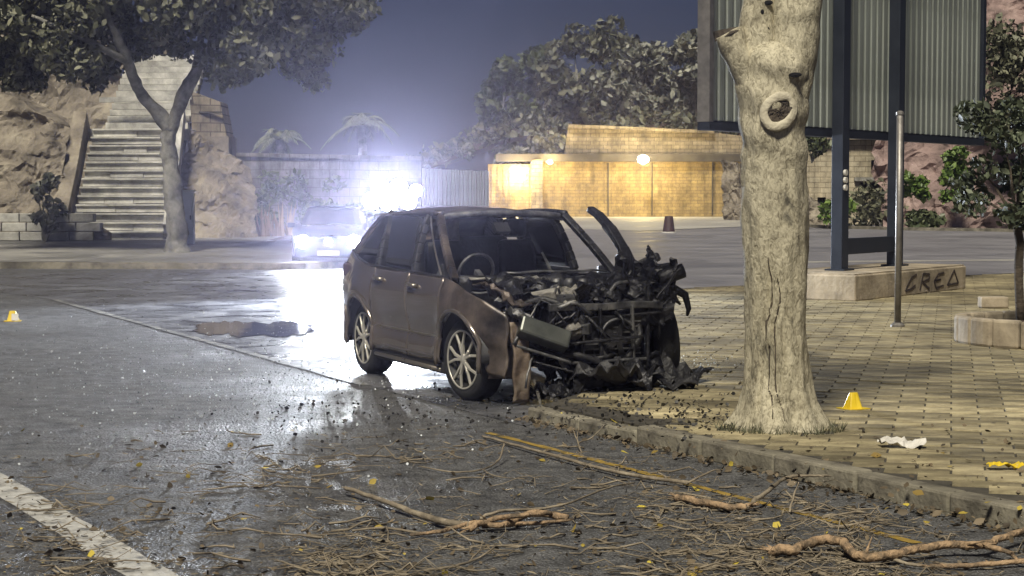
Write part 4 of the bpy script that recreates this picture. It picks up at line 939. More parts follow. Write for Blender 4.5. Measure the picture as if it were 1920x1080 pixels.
for s in (-1, 1):
    m_ = M['paint'] if s < 0 else M['paint_dirty']
    panel('rear_quarter', 0, 0, lambda x: max(.36, arch(x, -AX)), belt, m_, CAR, s, xs=archx(xr0, xrd - .007, -AX), dent=small)
    d = panel('rear_door', xrd + .007, xb - .007, lambda x: max(SILL, arch(x, -AX)), belt, m_, CAR, s, dent=small)
    if s < 0:
        h_ = MB(); h_.tube([(xrd + .10, -sideY(xrd + .1, .95) - .02, .945), (xrd + .12, -sideY(xrd + .1, .95) - .045, .947), (xrd + .26, -sideY(xrd, .95) - .05, .945), (xrd + .29, -sideY(xrd, .95) - .02, .942)], .016, 8); h_.build('handle', M['chrome'], d, True)
        d = panel('front_door', xb + .007, xfd - .007, lambda x: SILL, belt, M['paint'], CAR, s, dent=small)
        h_ = MB(); h_.tube([(xb + .08, -sideY(xb, .93) - .02, .93), (xb + .1, -sideY(xb, .93) - .045, .93), (xb + .24, -sideY(xb, .93) - .05, .927), (xb + .27, -sideY(xb, .93) - .02, .924)], .016, 8); h_.build('handle', M['chrome'], d, True)
        # fold line strips on the doors; the bright one paints a gold highlight band
        for z, rr_, mt in ((.50, .010, 'chrome'), (.335, .012, 'paint')):
            MB().tube([(xrd + .02 + (xfd - xrd - .06) * i / 10, s * (sideY(0, z) + .012), z) for i in range(11)], rr_, 8).build('side_fold_highlight', M[mt], CAR, True)
    # sill
    sl_ = MB(); sl_.box(((xrd + xfd) / 2, s * .80, .24), (xfd - xrd + .1, .16, .10)); sl_.build('sill', M['trim'], CAR, bevel=.02)
    MB().tube([(xrd + .05, s * .885, .235), (xfd - .05, s * .885, .225)], .018, 8).build('sill_strip', M['chrome'] if s < 0 else M['char'], CAR, True)
    # arch lips
    for ax, nm in ((-AX, 'rear_arch_trim'), (AX, 'front_arch_trim')):
        if s > 0 and ax > 0: continue
        pts = []
        for k in range(25):
            a = math.pi * (-.06 + 1.12 * k / 24); x = ax - .425 * math.cos(a); z = WR + .415 * math.sin(a); pts.append((x, s * (sideY(x, max(z, .3)) + .008), max(z, .2)))
        MB().tube(pts, .022, 8).build(nm, M['paint'] if s < 0 else M['char'], CAR, True)
        wl = MB()
        wl.grid(lambda u, v: (ax - .43 * math.cos(math.pi * u), s * (.88 - .42 * v), WR + .42 * math.sin(math.pi * u)), 16, 2); wl.build('wheel_liner', M['trim'], CAR, True, .01)
def fdent(p):
    k = max(0, (p.x - AX * .95) / .8); return Vector((-.10 * k * abs(nz(p, 3.1)), .16 * k * k + .07 * k * nz(p, 4.0), -.12 * k * k + .06 * k * nz((p.y, p.x, p.z), 4)))
panel('front_fender', 0, 0, lambda x: max(.34 if x < AX + .42 else .30, arch(x, AX)), lambda x: 1.015 - .16 * max(0, (x - xfd) / .9) ** 1.3, M['paint_dirty'], CAR, -1, xs=archx(xfd + .007, AX + .62, AX), dent=fdent)
# glasshouse
def roofz(x): return 1.605 - .035 * ((x / SX + .7) / 1.0) ** 2
RF, RB = .22 * SX, -1.42 * SX
def rooff(u, v):
    x = RB + (RF - RB) * u; yy = (v - .5) * 2; hw = .56 + .05 * math.sin(math.pi * min(1, u * .75 + .12))
    p = Vector((x, yy * hw, roofz(x) - .075 * abs(yy) ** 2.2)); p.z += .02 * nz(p, 3.0) - (.012 * abs(math.sin(x * 9 + yy * 2)) * (1 - yy * yy)); return p
MB().grid(rooff, 30, 18).build('roof', M['paint_dirty'], CAR, True, .02)
def pillar(nm, a, b, w_, mt, th=.06):
    a = Vector(a); b = Vector(b); k = 6; mb = MB()
    pts = [a.lerp(b, i / k) + Vector((0, (1 if a.y > 0 else -1) * .018 * math.sin(math.pi * i / k), 0)) for i in range(k + 1)]
    for i in range(k): mb.beam(pts[i], pts[i + 1] + (pts[i + 1] - pts[i]) * .02, th, w_, (1, 0, .2))
    return mb.build(nm, mt, CAR, bevel=.012)
for s in (-1, 1):
    mt = M['paint_dirty'] if s < 0 else M['char']
    zb_ = lambda x: belt(x) - .01
    pillar('windscreen_pillar', (1.02 * SX, s * .80, 1.0), (.24 * SX, s * .635, 1.53), .055, mt, .07)
    pillar('door_pillar', (xb + .02, s * (sideY(xb, 1.05) - .03), zb_(xb)), (xb - .10, s * .64, 1.53), .09, M['char2'])
    pillar('rear_pillar', (xrd - .02, s * (sideY(xrd, 1.05) - .03), zb_(xrd)), (xrd - .12, s * .62, 1.525), .10, M['char2'])
    pillar('tail_pillar', (-2.00 * SX, s * .73, 1.08), (-1.30 * SX, s * .575, 1.51), .22, mt)
    # window frame top rail and waist rail
    MB().tube([(.26 * SX - i * 1.62 * SX / 10, s * (.635 - .055 * (i / 10) ** 2), 1.535 + .035 * math.sin(math.pi * min(1, i / 10 * .75 + .15)) - .045 * (i / 10) ** 2) for i in range(11)], .03, 8).build('roof_side_rail', mt, CAR, True)
    if s < 0: MB().tube([(x, s * (sideY(x, belt(x)) + .004), belt(x) + .006) for x in [xr0 + .35 + (xfd - xr0 - .4) * i / 14 for i in range(15)]], .013, 6).build('waist_strip', M['char2'], CAR, True)
    # side glass still in the rear doors
    def wg(x0, x1, nm, mt_):
        mb = MB(); mb.grid(lambda u, v: Vector((x0 + (x1 - x0) * u - .10 * v + (-.0 + .62 * v * (1 - u) if nm == 'quarter_glass' else 0), s * (sideY(x0, 1.06) - .035 - .125 * v + (-.02 if False else 0)), belt(x0) + .0 + v * (1.52 - belt(x0)))), 6, 4); return mb.build(nm, mt_, CAR, True, .006)
    wg(xrd + .02, xb - .02, 'rear_door_glass', M['glassdark'])
    if s < 0:
        wg(-1.80 * SX, xrd - .05, 'quarter_glass', M['glassdark'])
# broken mirror sail and thin bright window channel on the front door
pillar('window_channel', (.90 * SX, -.885, 1.04), (.20 * SX, -.715, 1.53), .016, M['chrome'], .016)
mb = MB(); mb.add([(.90 * SX, -.855, 1.03), (.72 * SX, -.857, 1.03), (.78 * SX, -.825, 1.13)], [(0, 1, 2)]); mb.build('mirror_sail', M['soot'], CAR, solid=.015)
# windscreen header with soot, front roof edge
MB().tube([(RF + .015 - .05 * abs(t) ** 2, .64 * t, 1.555 - .04 * abs(t) ** 2.4) for t in [-1 + i / 8 for i in range(17)]], .034, 10).build('roof_header', M['soot'], CAR, True)
# tailgate and rear bumper
MB().grid(lambda u, v: Vector((-2.16 * SX + 1.95 * max(0, v - .5) ** 1.4 - .05 * math.sin(math.pi * v), (u - .5) * 2 * (.77 - .14 * max(0, v - .55) * 2), .34 + v * 1.2 )), 16, 16).build('tailgate', M['paint_dirty'], CAR, True, .02)
MB().grid(lambda u, v: Vector((-2.06 * SX - .17 * math.cos((u - .5) * math.pi * .9) ** .5, (u - .5) * 2 * .79, .26 + v * .36)), 20, 4).build('rear_bumper', M['paint_dirty'], CAR, True, .03)
tlm = mat('tail_lamp', [(.03, .012, .014), (.05, .015, .018)], 5, .2, bump=0)
for s in (-1, 1): MB().box((-2.06 * SX, s * .74, .98), (.16, .16, .14), (0, 0, s * .4)).build('tail_lamp', tlm, CAR, bevel=.03)
MB().box((0, 0, .30), (2.9 * SX, 1.5, .06)).build('floor_pan', M['char'], CAR)
MB().box((-1.3 * SX, 0, .55), (1.3 * SX, 1.1, .45)).build('boot_floor', M['char2'], CAR)
# cabin: seats, dash, wheel
for y in (-.38, .38):
    st_ = MB().box((.0, y, .62), (.52, .48, .16)).build('front_seat', M['char2'], CAR, bevel=.05)
    MB().box((-.27, y, .98), (.14, .46, .66), (0, R(-12), 0), .8).build('backrest', M['char2'], st_, bevel=.05)
    MB().box((-.36, y, 1.41), (.09, .24, .17), (0, R(-10), 0)).build('headrest', M['char'], st_, bevel=.03)
MB().box((-1.0, 0, .95), (.16, 1.25, .75), (0, R(-14), 0)).build('rear_seat', M['char2'], CAR, bevel=.05)
o = crumple('dashboard', M['char'], CAR, .5, 1.4, .07, 14, 5, 12, 22, .03); o.location = (.72 * SX, 0, .98); o.rotation_euler = (0, R(-8), 0)
sw = MB(); sw.lathe([(.17 + .016 * math.cos(a), .016 * math.sin(a)) for a in [6.2832 * i / 8 for i in range(8)]], 24, 'x', closed=True); so = sw.build('steering_wheel', M['soot'], CAR, True); so.location = (.46 * SX, -.37, 1.04); so.rotation_euler = (0, R(22), 0)
MB().beam((.47 * SX, -.37, 1.04), (.75 * SX, -.37, .92), .05, .05).build('steering_column', M['soot'], CAR)
MB().beam((.28 * SX, -.06, 1.46), (.34 * SX, -.05, 1.38), .16, .05).build('interior_mirror', M['char2'], CAR)
o = crumple('hanging_lining', M['rust'], CAR, .3, .22, .06, 8, 7, solid=.006); o.location = (-.25, -.42, 1.44); o.rotation_euler = (R(80), 0, R(75))
# wheels
def wheel(nm, x, y, s, steer=0.0, camber=0.0, burnt=False, z=WR):
    t = bpy.data.objects.new(nm, None); COL.objects.link(t); t.parent = CAR; t.location = (x, y, z); t.rotation_euler = (camber, 0, steer)
    tw = .235
    prof_ = [(.225, -tw / 2 + .02), (.25, -tw / 2), (.315, -tw / 2 + .005), (.338, -tw / 2 + .03), (.345, -tw / 4), (.345, tw / 4), (.338, tw / 2 - .03), (.315, tw / 2 - .005), (.25, tw / 2), (.225, tw / 2 - .02)]
    tm = MB(); tm.lathe(prof_, 48, 'y', closed=True); tm.build('tyre', M['tyre'], t, True)
    rm = MB(); o_ = s * tw / 2
    rm.lathe([(.246, o_ * 1.0), (.246, o_ * .92), (.215, o_ * .85), (.21, -o_ * .6), (.228, -o_ * .6), (.228, o_ * .8)], 40, 'y', closed=True); rm.build('rim', M['dark_alloy'] if not burnt else M['char'], t, True)
    if not burnt: MB().lathe([(.252, o_ * 1.0), (.252, o_ * 1.03), (.234, o_ * 1.02), (.236, o_ * .95)], 48, 'y', closed=True).build('rim_lip', M['alloy'], t, True)
    MB().lathe([(.205, o_ * .2), (.205, o_ * .35), (.03, o_ * .36)], 32, 'y').build('brake_disc', M['dark_alloy'], t)
    if not burnt:
        spm = None
        for k in range(5):
            a = 2 * math.pi * k / 5 + math.pi / 2 + .2
            for dlt in (-1, 1):
                a1 = a + dlt * .30; p0 = Vector((math.cos(a + dlt * .12) * .035, o_ * .90, math.sin(a + dlt * .12) * .035)); pm = Vector((math.cos(a + dlt * .17) * .13, o_ * .97, math.sin(a + dlt * .17) * .13)); p1_ = Vector((math.cos(a1) * .235, o_ * .93, math.sin(a1) * .235))
                sp = MB(); sp.beam(p0, pm, .022, .026, (0, 1, 0)); sp.beam(pm - (pm - p0) * .04, p1_, .022, .019, (0, 1, 0)); sp.build('spoke', M['alloy'], t, bevel=.004)
        MB().lathe([(.05, o_ * .8), (.05, o_ * .97), (.03, o_ * 1.02), (.001, o_ * 1.03)], 20, 'y').build('hub_cap', M['alloy'], t, True)
    return t
wheel('wheel', -AX, -HT + .13, -1)
wheel('wheel', AX, -HT + .125, -1, R(9))
wheel('wheel', -AX, HT - .13, 1)
wheel('wheel', AX + .14, 1.0, 1, R(-14), R(5), True, WR + .11)
# far front door, burnt, swung open
od = bpy.data.objects.new('open_door', None); COL.objects.link(od); od.parent = CAR; od.location = (.98 * SX, .95, .03); od.rotation_euler = (R(-3), 0, R(-5))
mb = MB(); mb.grid(lambda u, v: Vector((-.88 * u, .02 + .02 * nz((u * 4, v * 4, 1)), .30 + v * .72 + .03 * nz((u * 5, v, 4)))), 14, 10); mb.build('door_skin', M['char'], od, True, .05)
fr_ = MB(); pts = [(-.02, 0, 1.02), (-.20, -.03, 1.20), (-.42, -.07, 1.38), (-.62, -.12, 1.50), (-.76, -.15, 1.55)]
for i, (a, b) in enumerate(zip(pts, pts[1:])): fr_.beam(a, Vector(b) + (Vector(b) - Vector(a)) * .05, .06, .11 - .012 * i, (0, 1, 0))
fr_.build('window_frame', M['char'], od, bevel=.01)
fi = MB(); pts = [(-.16, .05, 1.03), (-.40, .01, 1.22), (-.64, -.06, 1.40)]
for a, b in zip(pts, pts[1:]): fi.beam(a, b, .02, .03, (0, 1, 0))
fi.build('inner_channel', M['soot'], od)
MB().beam((-.02, .03, 1.05), (.10, .20, 1.16), .12, .08).build('mirror_stump', M['char2'], od, bevel=.02)

# ---- destroyed front end
MB().grid(lambda u, v: Vector((1.0 * SX + .03 * nz((u * 6, v * 6, 2)), (u - .5) * 1.5, .35 + v * .68)), 14, 8).build('firewall', M['char'], CAR, True, .03)
for i, (x, z, y0, y1, mt, hh) in enumerate([(1.05, 1.00, -.68, -.02, 'ash', .05), (1.10, 1.00, -.2, .5, 'soot', .03), (1.17, .945, -.62, .66, 'soot', .028), (1.24, .93, -.30, .62, 'ash', .022), (1.00, 1.05, -.3, .7, 'soot', .035), (1.3, .90, -.75, -.2, 'soot', .03), (1.12, .96, .2, .78, 'ash', .02)]):
    pts = [Vector((x * SX + .03 * nz((k, i, 0), .7), y0 + (y1 - y0) * k / 8, z + .022 * nz((k * .8, i * 3, 5)))) for k in range(9)]; mb = MB()
    mb.grid(lambda u, v: pts[round(u * 8)] + Vector(((v - .5) * hh * 2.0, 0, (.5 - abs(v - .5)) * hh * .5 + .01 * nz((u * 9, v * 3, i)))), 8, 4); mb.build('cowl_strip', M[mt], CAR, True, .008)
pl_ = MB().tube([(.95 * SX, .18, 1.02), (.92 * SX, .15, 1.12), (.90 * SX, .10, 1.22)], [.018, .014, .01], 6).build('wiper_stalk', M['soot'], CAR)
eb = MB(); eb.box((1.48, .05, .62), (.46, .62, .40), (0, .05, .06)); eb.build('engine_block', M['char'], CAR, bevel=.04)
ec = MB().box((1.45, .02, .86), (.40, .52, .10), (.08, .05, .12)).build('cylinder_head', M['soot'], CAR, bevel=.03)
for k in range(4): MB().lathe([(.045, 0), (.045, .1), (.03, .12)], 12, 'z', (1.32 + .08 * k, -.12 + .09 * k, .90)).build('intake_runner', M['soot'], CAR, True)
al = MB().lathe([(.001, -.09), (.07, -.085), (.095, -.05), (.095, .05), (.07, .085), (.03, .11)], 20, 'x', (1.78, -.06, .62)).build('alternator', M['ash'], CAR, True)
o = crumple('melted_aluminium', M['ash'], CAR, .30, .24, .10, 21, 8, 14, 12, .02); o.location = (1.66, .02, .86); o.rotation_euler = (.3, .6, .3)
o = crumple('melted_aluminium', M['ash'], CAR, .20, .14, .08, 22, 9, 12, 10, .015); o.location = (1.76, .10, .66); o.rotation_euler = (.2, .9, .6)
o = crumple('melted_aluminium', M['ash'], CAR, .16, .12, .06, 23, 9, 12, 10, .015); o.location = (1.90, -.18, .34); o.rotation_euler = (.2, .9, .6)
bx = MB().box((1.62, -.26, .88), (.10, .22, .09), (.2, .25, -.5)).build('battery_box', M['ash'], CAR, bevel=.01)
# grey slab of bumper beam sloping across the front
sb_ = MB(); sb_.beam((1.86, -.60, .665), (1.98, -.20, .52), .14, .16, (-.5, 0, 1)); sb_.build('bumper_beam', M['beam'], CAR, bevel=.02)
MB().beam((1.845, -.60, .755), (1.97, -.22, .60), .05, .02).build('beam_lip', M['galv'], CAR)
for i, (a, b, w_) in enumerate([((1.84, -.62, .50), (1.98, -.18, .36), .05), ((1.82, -.60, .40), (1.98, -.16, .28), .035), ((1.9, -.2, .5), (2.0, .5, .55), .045), ((1.88, -.2, .34), (1.96, .55, .36), .05), ((1.85, .1, .70), (1.9, .72, .74), .04), ((1.93, .14, .30), (1.9, .14, .78), .05), ((1.92, .46, .25), (1.88, .46, .80), .05), ((1.9, -.02, .3), (1.88, 0, .7), .03), ((1.86, .62, .28), (1.8, .66, .95), .06)]):
    q_ = MB(); pp = [Vector(a).lerp(Vector(b), k / 4) + (Vector((nz((k, i, 1)), nz((k, i, 9)), nz((k, i, 17)))) * .07 if 0 < k < 4 else Vector()) for k in range(5)]
    for c_, d_ in zip(pp, pp[1:]): q_.beam(c_, d_ + (d_ - c_) * .06, w_ * .8, w_ * .5)
    q_.build('front_frame_bar', M['char'] if i % 3 else M['soot'], CAR, bevel=.008)
rad_ = MB().box((1.84, .28, .50), (.05, .56, .44), (0, R(6), .05)).build('radiator', M['char'], CAR)
for k in range(9): MB().box((1.872, .28, .31 + k * .045), (.012, .54, .012)).build('radiator_fin', M['soot'], rad_)
for i, (x, y, z, w_, h_, rx, ry, rz_) in enumerate([(1.40, .36, .95, .66, .72, .06, .20, .08), (1.38, -.32, .955, .56, .55, -.08, .22, -.06), (1.72, .50, .78, .40, .62, .1, .95, .05), (1.90, .30, .26, .30, .95, 0, 1.25, .05), (1.80, -.05, .30, .5, .3, 0, 1.1, 0), (1.74, .36, .26, .4, .6, 0, .9, .1)]):
    o = crumple('crumpled_bonnet' if i < 3 else 'crumpled_shroud', M['char'], CAR, w_, h_, .085, 70 + i, 5, 22, 22, .008, True); o.location = (x, y, z); o.rotation_euler = (rx, ry, rz_)
fan = MB().lathe([(.165, -.02), (.185, -.02), (.185, .02), (.165, .02)], 28, 'x', (1.89, .32, .52), closed=True).build('fan_shroud', M['soot'], CAR, True)
for k in range(5):
    a = 1.2566 * k; MB().box((1.885, .32 + .085 * math.cos(a), .52 + .085 * math.sin(a)), (.012, .15, .05), (a, .0, 0)).build('fan_blade', M['char2'], fan)
MB().tube([(1.40 + .075 * math.cos(t_ * .9), .76 + .075 * math.sin(t_ * .9), .55 + t_ * .0065) for t_ in range(0, 56)], .011, 6).build('coil_spring', M['soot'], CAR, True)
q_ = MB(); pp = [Vector((1.86 - .05 * abs(y), y, .80 + .03 * nz((y * 3, 1, 1)))) for y in [-.32 + 1.1 * k / 10 for k in range(11)]]
for c_, d_ in zip(pp, pp[1:]): q_.beam(c_, d_ + (d_ - c_) * .05, .05, .06)
q_.build('slam_panel', M['soot'], CAR, bevel=.008)
for pts_ in ([(1.55, -.45, .80), (1.70, -.30, .86), (1.82, -.12, .78), (1.88, .02, .62)], [(1.60, .60, .82), (1.76, .52, .74), (1.88, .54, .56), (1.90, .40, .36)], [(1.62, -.5, .5), (1.80, -.30, .42), (1.92, -.05, .40), (1.94, .2, .30)]): MB().tube(smooth_path([Vector(p) for p in pts_]), .028, 10).build('radiator_hose', M['char2'], CAR, True)
# hanging strip of bumper skin and torn fender liner
mb = MB(); mb.grid(lambda u, v: Vector((1.80 + .05 * math.sin(v * 3.0) + .02 * nz((u * 3, v * 4, 3)) + .05 * (u - .5) ** 2, -.64 + u * .155 + .02 * nz((v * 4, 1, u)) - .03 * v, .03 + v * .66 + .015 * nz((u * 6, v * 3, 8)))), 6, 20); mb.build('hanging_bumper_skin', M['rust'], CAR, True, .02)
mb = MB(); mb.grid(lambda u, v: Vector((1.66 + .10 * u + .03 * nz((u * 4, v * 4, 3)), -.80 + u * .20 + .03 * nz((v * 5, 1, u * 3)), .22 + v * .55)), 8, 14); mb.build('torn_fender_liner', M['paint_dirty'], CAR, True, .012)
MB().tube([(1.86, -.40, .0), (1.87, -.43, .10), (1.85, -.46, .22)], [.012, .014, .008], 6).build('bent_rod', M['ash'], CAR)
o = crumple('torn_bonnet_edge', M['paint_dirty'], CAR, .5, .26, .09, 31, 6, 16, 10, .01); o.location = (1.55, -.62, .90); o.rotation_euler = (-.35, .25, .2)
o = crumple('torn_bonnet_edge', M['soot'], CAR, .34, .22, .10, 32, 7, 14, 10, .01); o.location = (1.74, -.58, .78); o.rotation_euler = (-.3, .5, .3)
# left tower: crumpled wing, pipe and hooks
o = crumple('crumpled_wing', M['char'], CAR, .55, .5, .16, 41, 4.5, 16, 16, .02); o.location = (1.42, .80, .94); o.rotation_euler = (1.25, .1, .5)
o = crumple('crumpled_wing', M['char'], CAR, .34, .42, .12, 42, 5, 14, 14, .02); o.location = (1.55, .78, 1.02); o.rotation_euler = (1.35, .5, -.3)
o = crumple('crumpled_wing', M['char'], CAR, .45, .34, .12, 43, 5, 14, 14, .02); o.location = (1.66, .74, .84); o.rotation_euler = (1.1, .2, .9)
mb = MB()
for x, y, h_ in ((1.40, .72, 1.22), (1.48, .80, 1.18), (1.36, .66, 1.14)): mb.add([(x - .06, y - .05, .9), (x + .07, y, .9), (x + .01, y + .06, .92), (x, y, h_)], [(0, 1, 3), (1, 2, 3), (2, 0, 3)])
mb.build('jagged_edge', M['char'], CAR)
MB().tube([(1.58, .84, .98), (1.62, .97, 1.03), (1.66, 1.10, 1.075)], [.062, .066, .064], 16).build('exposed_pipe', M['char'], CAR, True)
MB().tube([(1.60, .86, .90), (1.62, 1.02, .92), (1.64, 1.13, .86), (1.65, 1.16, .74), (1.64, 1.15, .68)], [.03, .04, .036, .026, .012], 8).build('hanging_bracket', M['char'], CAR, True)
MB().tube([(1.60, .9, .86), (1.64, 1.02, .84), (1.66, 1.07, .78)], [.03, .026, .01], 8).build('hanging_bracket', M['char'], CAR, True)
MB().tube([(1.45, .80, .2), (1.42, .80, .55), (1.40, .76, .95)], [.06, .07, .05], 12).build('suspension_strut', M['char'], CAR, True)
rs = random.Random(99)
for i in range(30):
    mt = ['char', 'char', 'char', 'soot', 'char2', 'char2'][rs.randrange(6)]
    o = crumple('crumpled_panel', M[mt], CAR, rs.uniform(.14, .36), rs.uniform(.10, .28), rs.uniform(.05, .12), 100 + i, rs.uniform(5, 9), 10, 8, .01)
    y = rs.uniform(-.62, .78); o.location = (rs.uniform(1.25, 1.86) - .08 * abs(y), y, rs.uniform(.22, .93)); o.rotation_euler = (rs.uniform(-1.5, 1.5), rs.uniform(-.9, 1.5), rs.uniform(-3, 3))
for i in range(56):
    p = Vector((rs.uniform(1.45, 1.9), rs.uniform(-.6, .75), rs.uniform(.25, .9))); pts = [p]
    dr = Vector((rs.uniform(-.4, .4), rs.uniform(-1, 1), rs.uniform(-.8, .6))).normalized()
    for k in range(6):
        dr = (dr + Vector((rs.uniform(-.5, .5), rs.uniform(-.5, .5), rs.uniform(-.7, .4)))).normalized(); q = pts[-1] + dr * .06; q.x = min(q.x, 1.98); q.z = max(q.z, .05); pts.append(q)
    MB().tube(pts, rs.choice([.008, .010, .014, .02]), 6).build('hose' if i % 2 else 'cable', M[rs.choice(['char', 'soot', 'char2', 'soot', 'char'])], CAR, True)
for i in range(10):
    o = MB().box((0, 0, 0), (rs.uniform(.05, .16), rs.uniform(.05, .16), rs.uniform(.04, .12))).build('bracket', M[rs.choice(['char', 'char2', 'soot', 'char'])], CAR, bevel=.008); o.location = (rs.uniform(1.4, 1.9), rs.uniform(-.55, .72), rs.uniform(.25, .9)); o.rotation_euler = (rs.uniform(-1, 1), rs.uniform(-1, 1), rs.uniform(-1, 1))
# debris heap on the ground
dbl = ['charred sheet heaped on the ground under the hanging bumper strip', 'burnt sheet lying below the middle of the destroyed front', 'charred panel propped on the ground before the radiator', 'burnt heap of lining in front of the far front wheel', 'flat charred scrap at the right end of the debris heap', 'small burnt scrap lying nearest the tree']
rotm = CAR.rotation_euler.to_matrix()
for i, (x, y, w_, h_, am, zz) in enumerate([(1.80, -.22, .50, .40, .16, .12), (1.98, .10, .55, .40, .17, .13), (1.95, .38, .50, .36, .18, .13), (1.85, .70, .55, .38, .16, .11), (1.82, 1.05, .50, .26, .08, .07), (2.2, .75, .30, .2, .06, .05)]):
    o = crumple('burnt_debris', M['char'] if i % 2 == 0 else M['char2'], None, w_, h_, am, 60 + i, 5.5, 16, 12, .012); q = CAR_O + rotm @ Vector((x, y, 0)); o.location = (q.x, q.y, zz + (PZ if i > 0 else 0)); o.rotation_euler = (rs.uniform(-.3, .3), rs.uniform(-.3, .3), rs.uniform(-1, 1)); tag(o, dbl[i], 'debris', 'burnt debris round the wreck')

# ================================================================== patrol car with its lights on
pc0 = G(616, 503); PC = thing('patrol_car', 'dark car facing the camera with glaring headlamps behind the wreck', 'car', pc0, R(-90) + .04)
def pcf(u, v):      # body shell: u along length (front=1), v across the section
    x = -4.1 + u * 4.1; hw = .88 - .10 * max(0, (u - .88) / .12) ** 2 - .06 * max(0, (.1 - u) / .1); a = -math.pi * .5 + 0
    t_ = v * 2 - 1; y = hw * math.copysign(min(1, abs(t_) * 1.5), t_)
    hood = .95 if u > .72 else 1.0; hood -= .22 * max(0, (u - .80) / .20) ** 1.6
    zz = hood - max(0, (abs(t_) * 1.5 - 1)) / .5 * (hood - .28); return Vector((x, y, zz))
MB().grid(pcf, 30, 18).build('body', M['carblue'], PC, True, .02)
MB().grid(lambda u, v: Vector((-.02 - .05 * abs(u - .5) * 2, (u - .5) * 1.68, .26 + v * .5)), 12, 6).build('front_bumper', M['carblue'], PC, True, .05)
MB().box((.02, 0, .55), (.03, .7, .14)).build('grille', M['trim'], PC)
MB().box((.035, 0, .36), (.02, .52, .11)).build('number_plate', M['paper'], PC)
MB().grid(lambda u, v: Vector((-1.15 - .75 * v, (u - .5) * 2 * (.74 - .14 * v), .97 + .44 * v)), 8, 6).build('windscreen', M['glassdark'], PC, True, .01)
MB().grid(lambda u, v: Vector((-1.88 - 1.5 * v, (u - .5) * 2 * .60, 1.42 + .03 * math.sin(math.pi * v) - .05 * abs(u - .5) ** 2)), 8, 6).build('roof', M['carblue'], PC, True, .02)
for s in (-1, 1):
    MB().grid(lambda u, v: Vector((-1.2 - 2.5 * u - (.6 - 1.2 * u) * v, s * (.76 - .15 * v), .97 + .44 * v)), 8, 4).build('side_glass', M['glassdark'], PC, True, .01)
    hl_ = MB().lathe([(.001, .03), (.13, .02), (.15, -.02)], 20, 'x', (.03, s * .60, .63)).build('headlamp', M['headlamp'], PC, True)
    w_ = MB().lathe([(.2, -.1), (.31, -.1), (.31, .1), (.2, .1)], 24, 'y', (-.75, s * .80, .31)).build('wheel', M['tyre'], PC, True)
    MB().box((-1.2, s * .97, 1.0), (.12, .18, .12)).build('wing_mirror', M['carblue'], PC, bevel=.02)
MB().lathe([(.001, .05), (.07, .045), (.085, .0)], 20, 'x', (.04, 0, .63)).build('auxiliary_lamp', M['headlamp'], PC, True)
for s in (-1, 1):
    ld = bpy.data.lights.new('headlamp_light', 'SPOT'); ld.energy = 1200; ld.color = (.9, .95, 1); ld.spot_size = R(70); ld.spot_blend = .6; ld.shadow_soft_size = .08
    lo = bpy.data.objects.new('headlamp_light', ld); COL.objects.link(lo); lo.parent = PC; lo.location = (.10, s * .60, .64); lo.rotation_euler = (0, R(-86), 0)

# ================================================================== scene floodlight on a tripod
FD = 31.0; fp = P(735, 366, FD)
FLD = thing('floodlight_tripod', 'blinding white cluster of floodlights on a tripod behind the wreck', 'floodlight', (fp.x, fp.y, 0))
hz = fp.z
for k in range(3):
    a = R(90 + 120 * k); MB().tube([(0, 0, .9), (math.cos(a) * .55, math.sin(a) * .55, .02)], .018, 8).build('leg', M['steel'], FLD)
MB().tube([(0, 0, .55), (0, 0, hz - .3)], .022, 8).build('mast', M['steel'], FLD)
MB().beam((-.42, .06, hz - .30), (.42, .06, hz - .30), .05, .05).build('cross_bar', M['steel'], FLD)
for ix, (x, z, r_) in enumerate([(-.36, -.10, .15), (-.05, -.13, .16), (.28, -.10, .15), (-.20, .13, .15), (.12, .14, .15), (.42, .08, .11)]):
    hd = MB().lathe([(r_ * .4, .16), (r_ * .9, .10), (r_ * 1.08, .0), (r_ * 1.02, -.01)], 20, 'y', (x, .03, hz + z)).build('lamp_head', M['steel'], FLD, True)
    MB().lathe([(r_, -.005), (r_ * .95, -.03), (r_ * .6, -.05), (.001, -.055)], 20, 'y', (x, .02, hz + z)).build('lens', M['flood'], hd, True)
    MB().beam((x, .1, hz - .28), (x, .1, hz + z), .025, .025).build('yoke', M['steel'], FLD)
tgt = Vector((0, 8, 0.3))
for k in range(1):
    ld = bpy.data.lights.new('floodlight_light', 'SPOT'); ld.energy = 4000; ld.color = (.80, .88, 1.0); ld.spot_size = R(150); ld.spot_blend = .5; ld.shadow_soft_size = .3
    lo = bpy.data.objects.new('floodlight_light', ld); COL.objects.link(lo); lo.parent = FLD; lo.location = (0, -.35, hz)
    lo.rotation_euler = (R(80), 0, R(0)); lo.rotation_euler = Vector((-.15, 1, .12)).to_track_quat('Z', 'Y').to_euler()

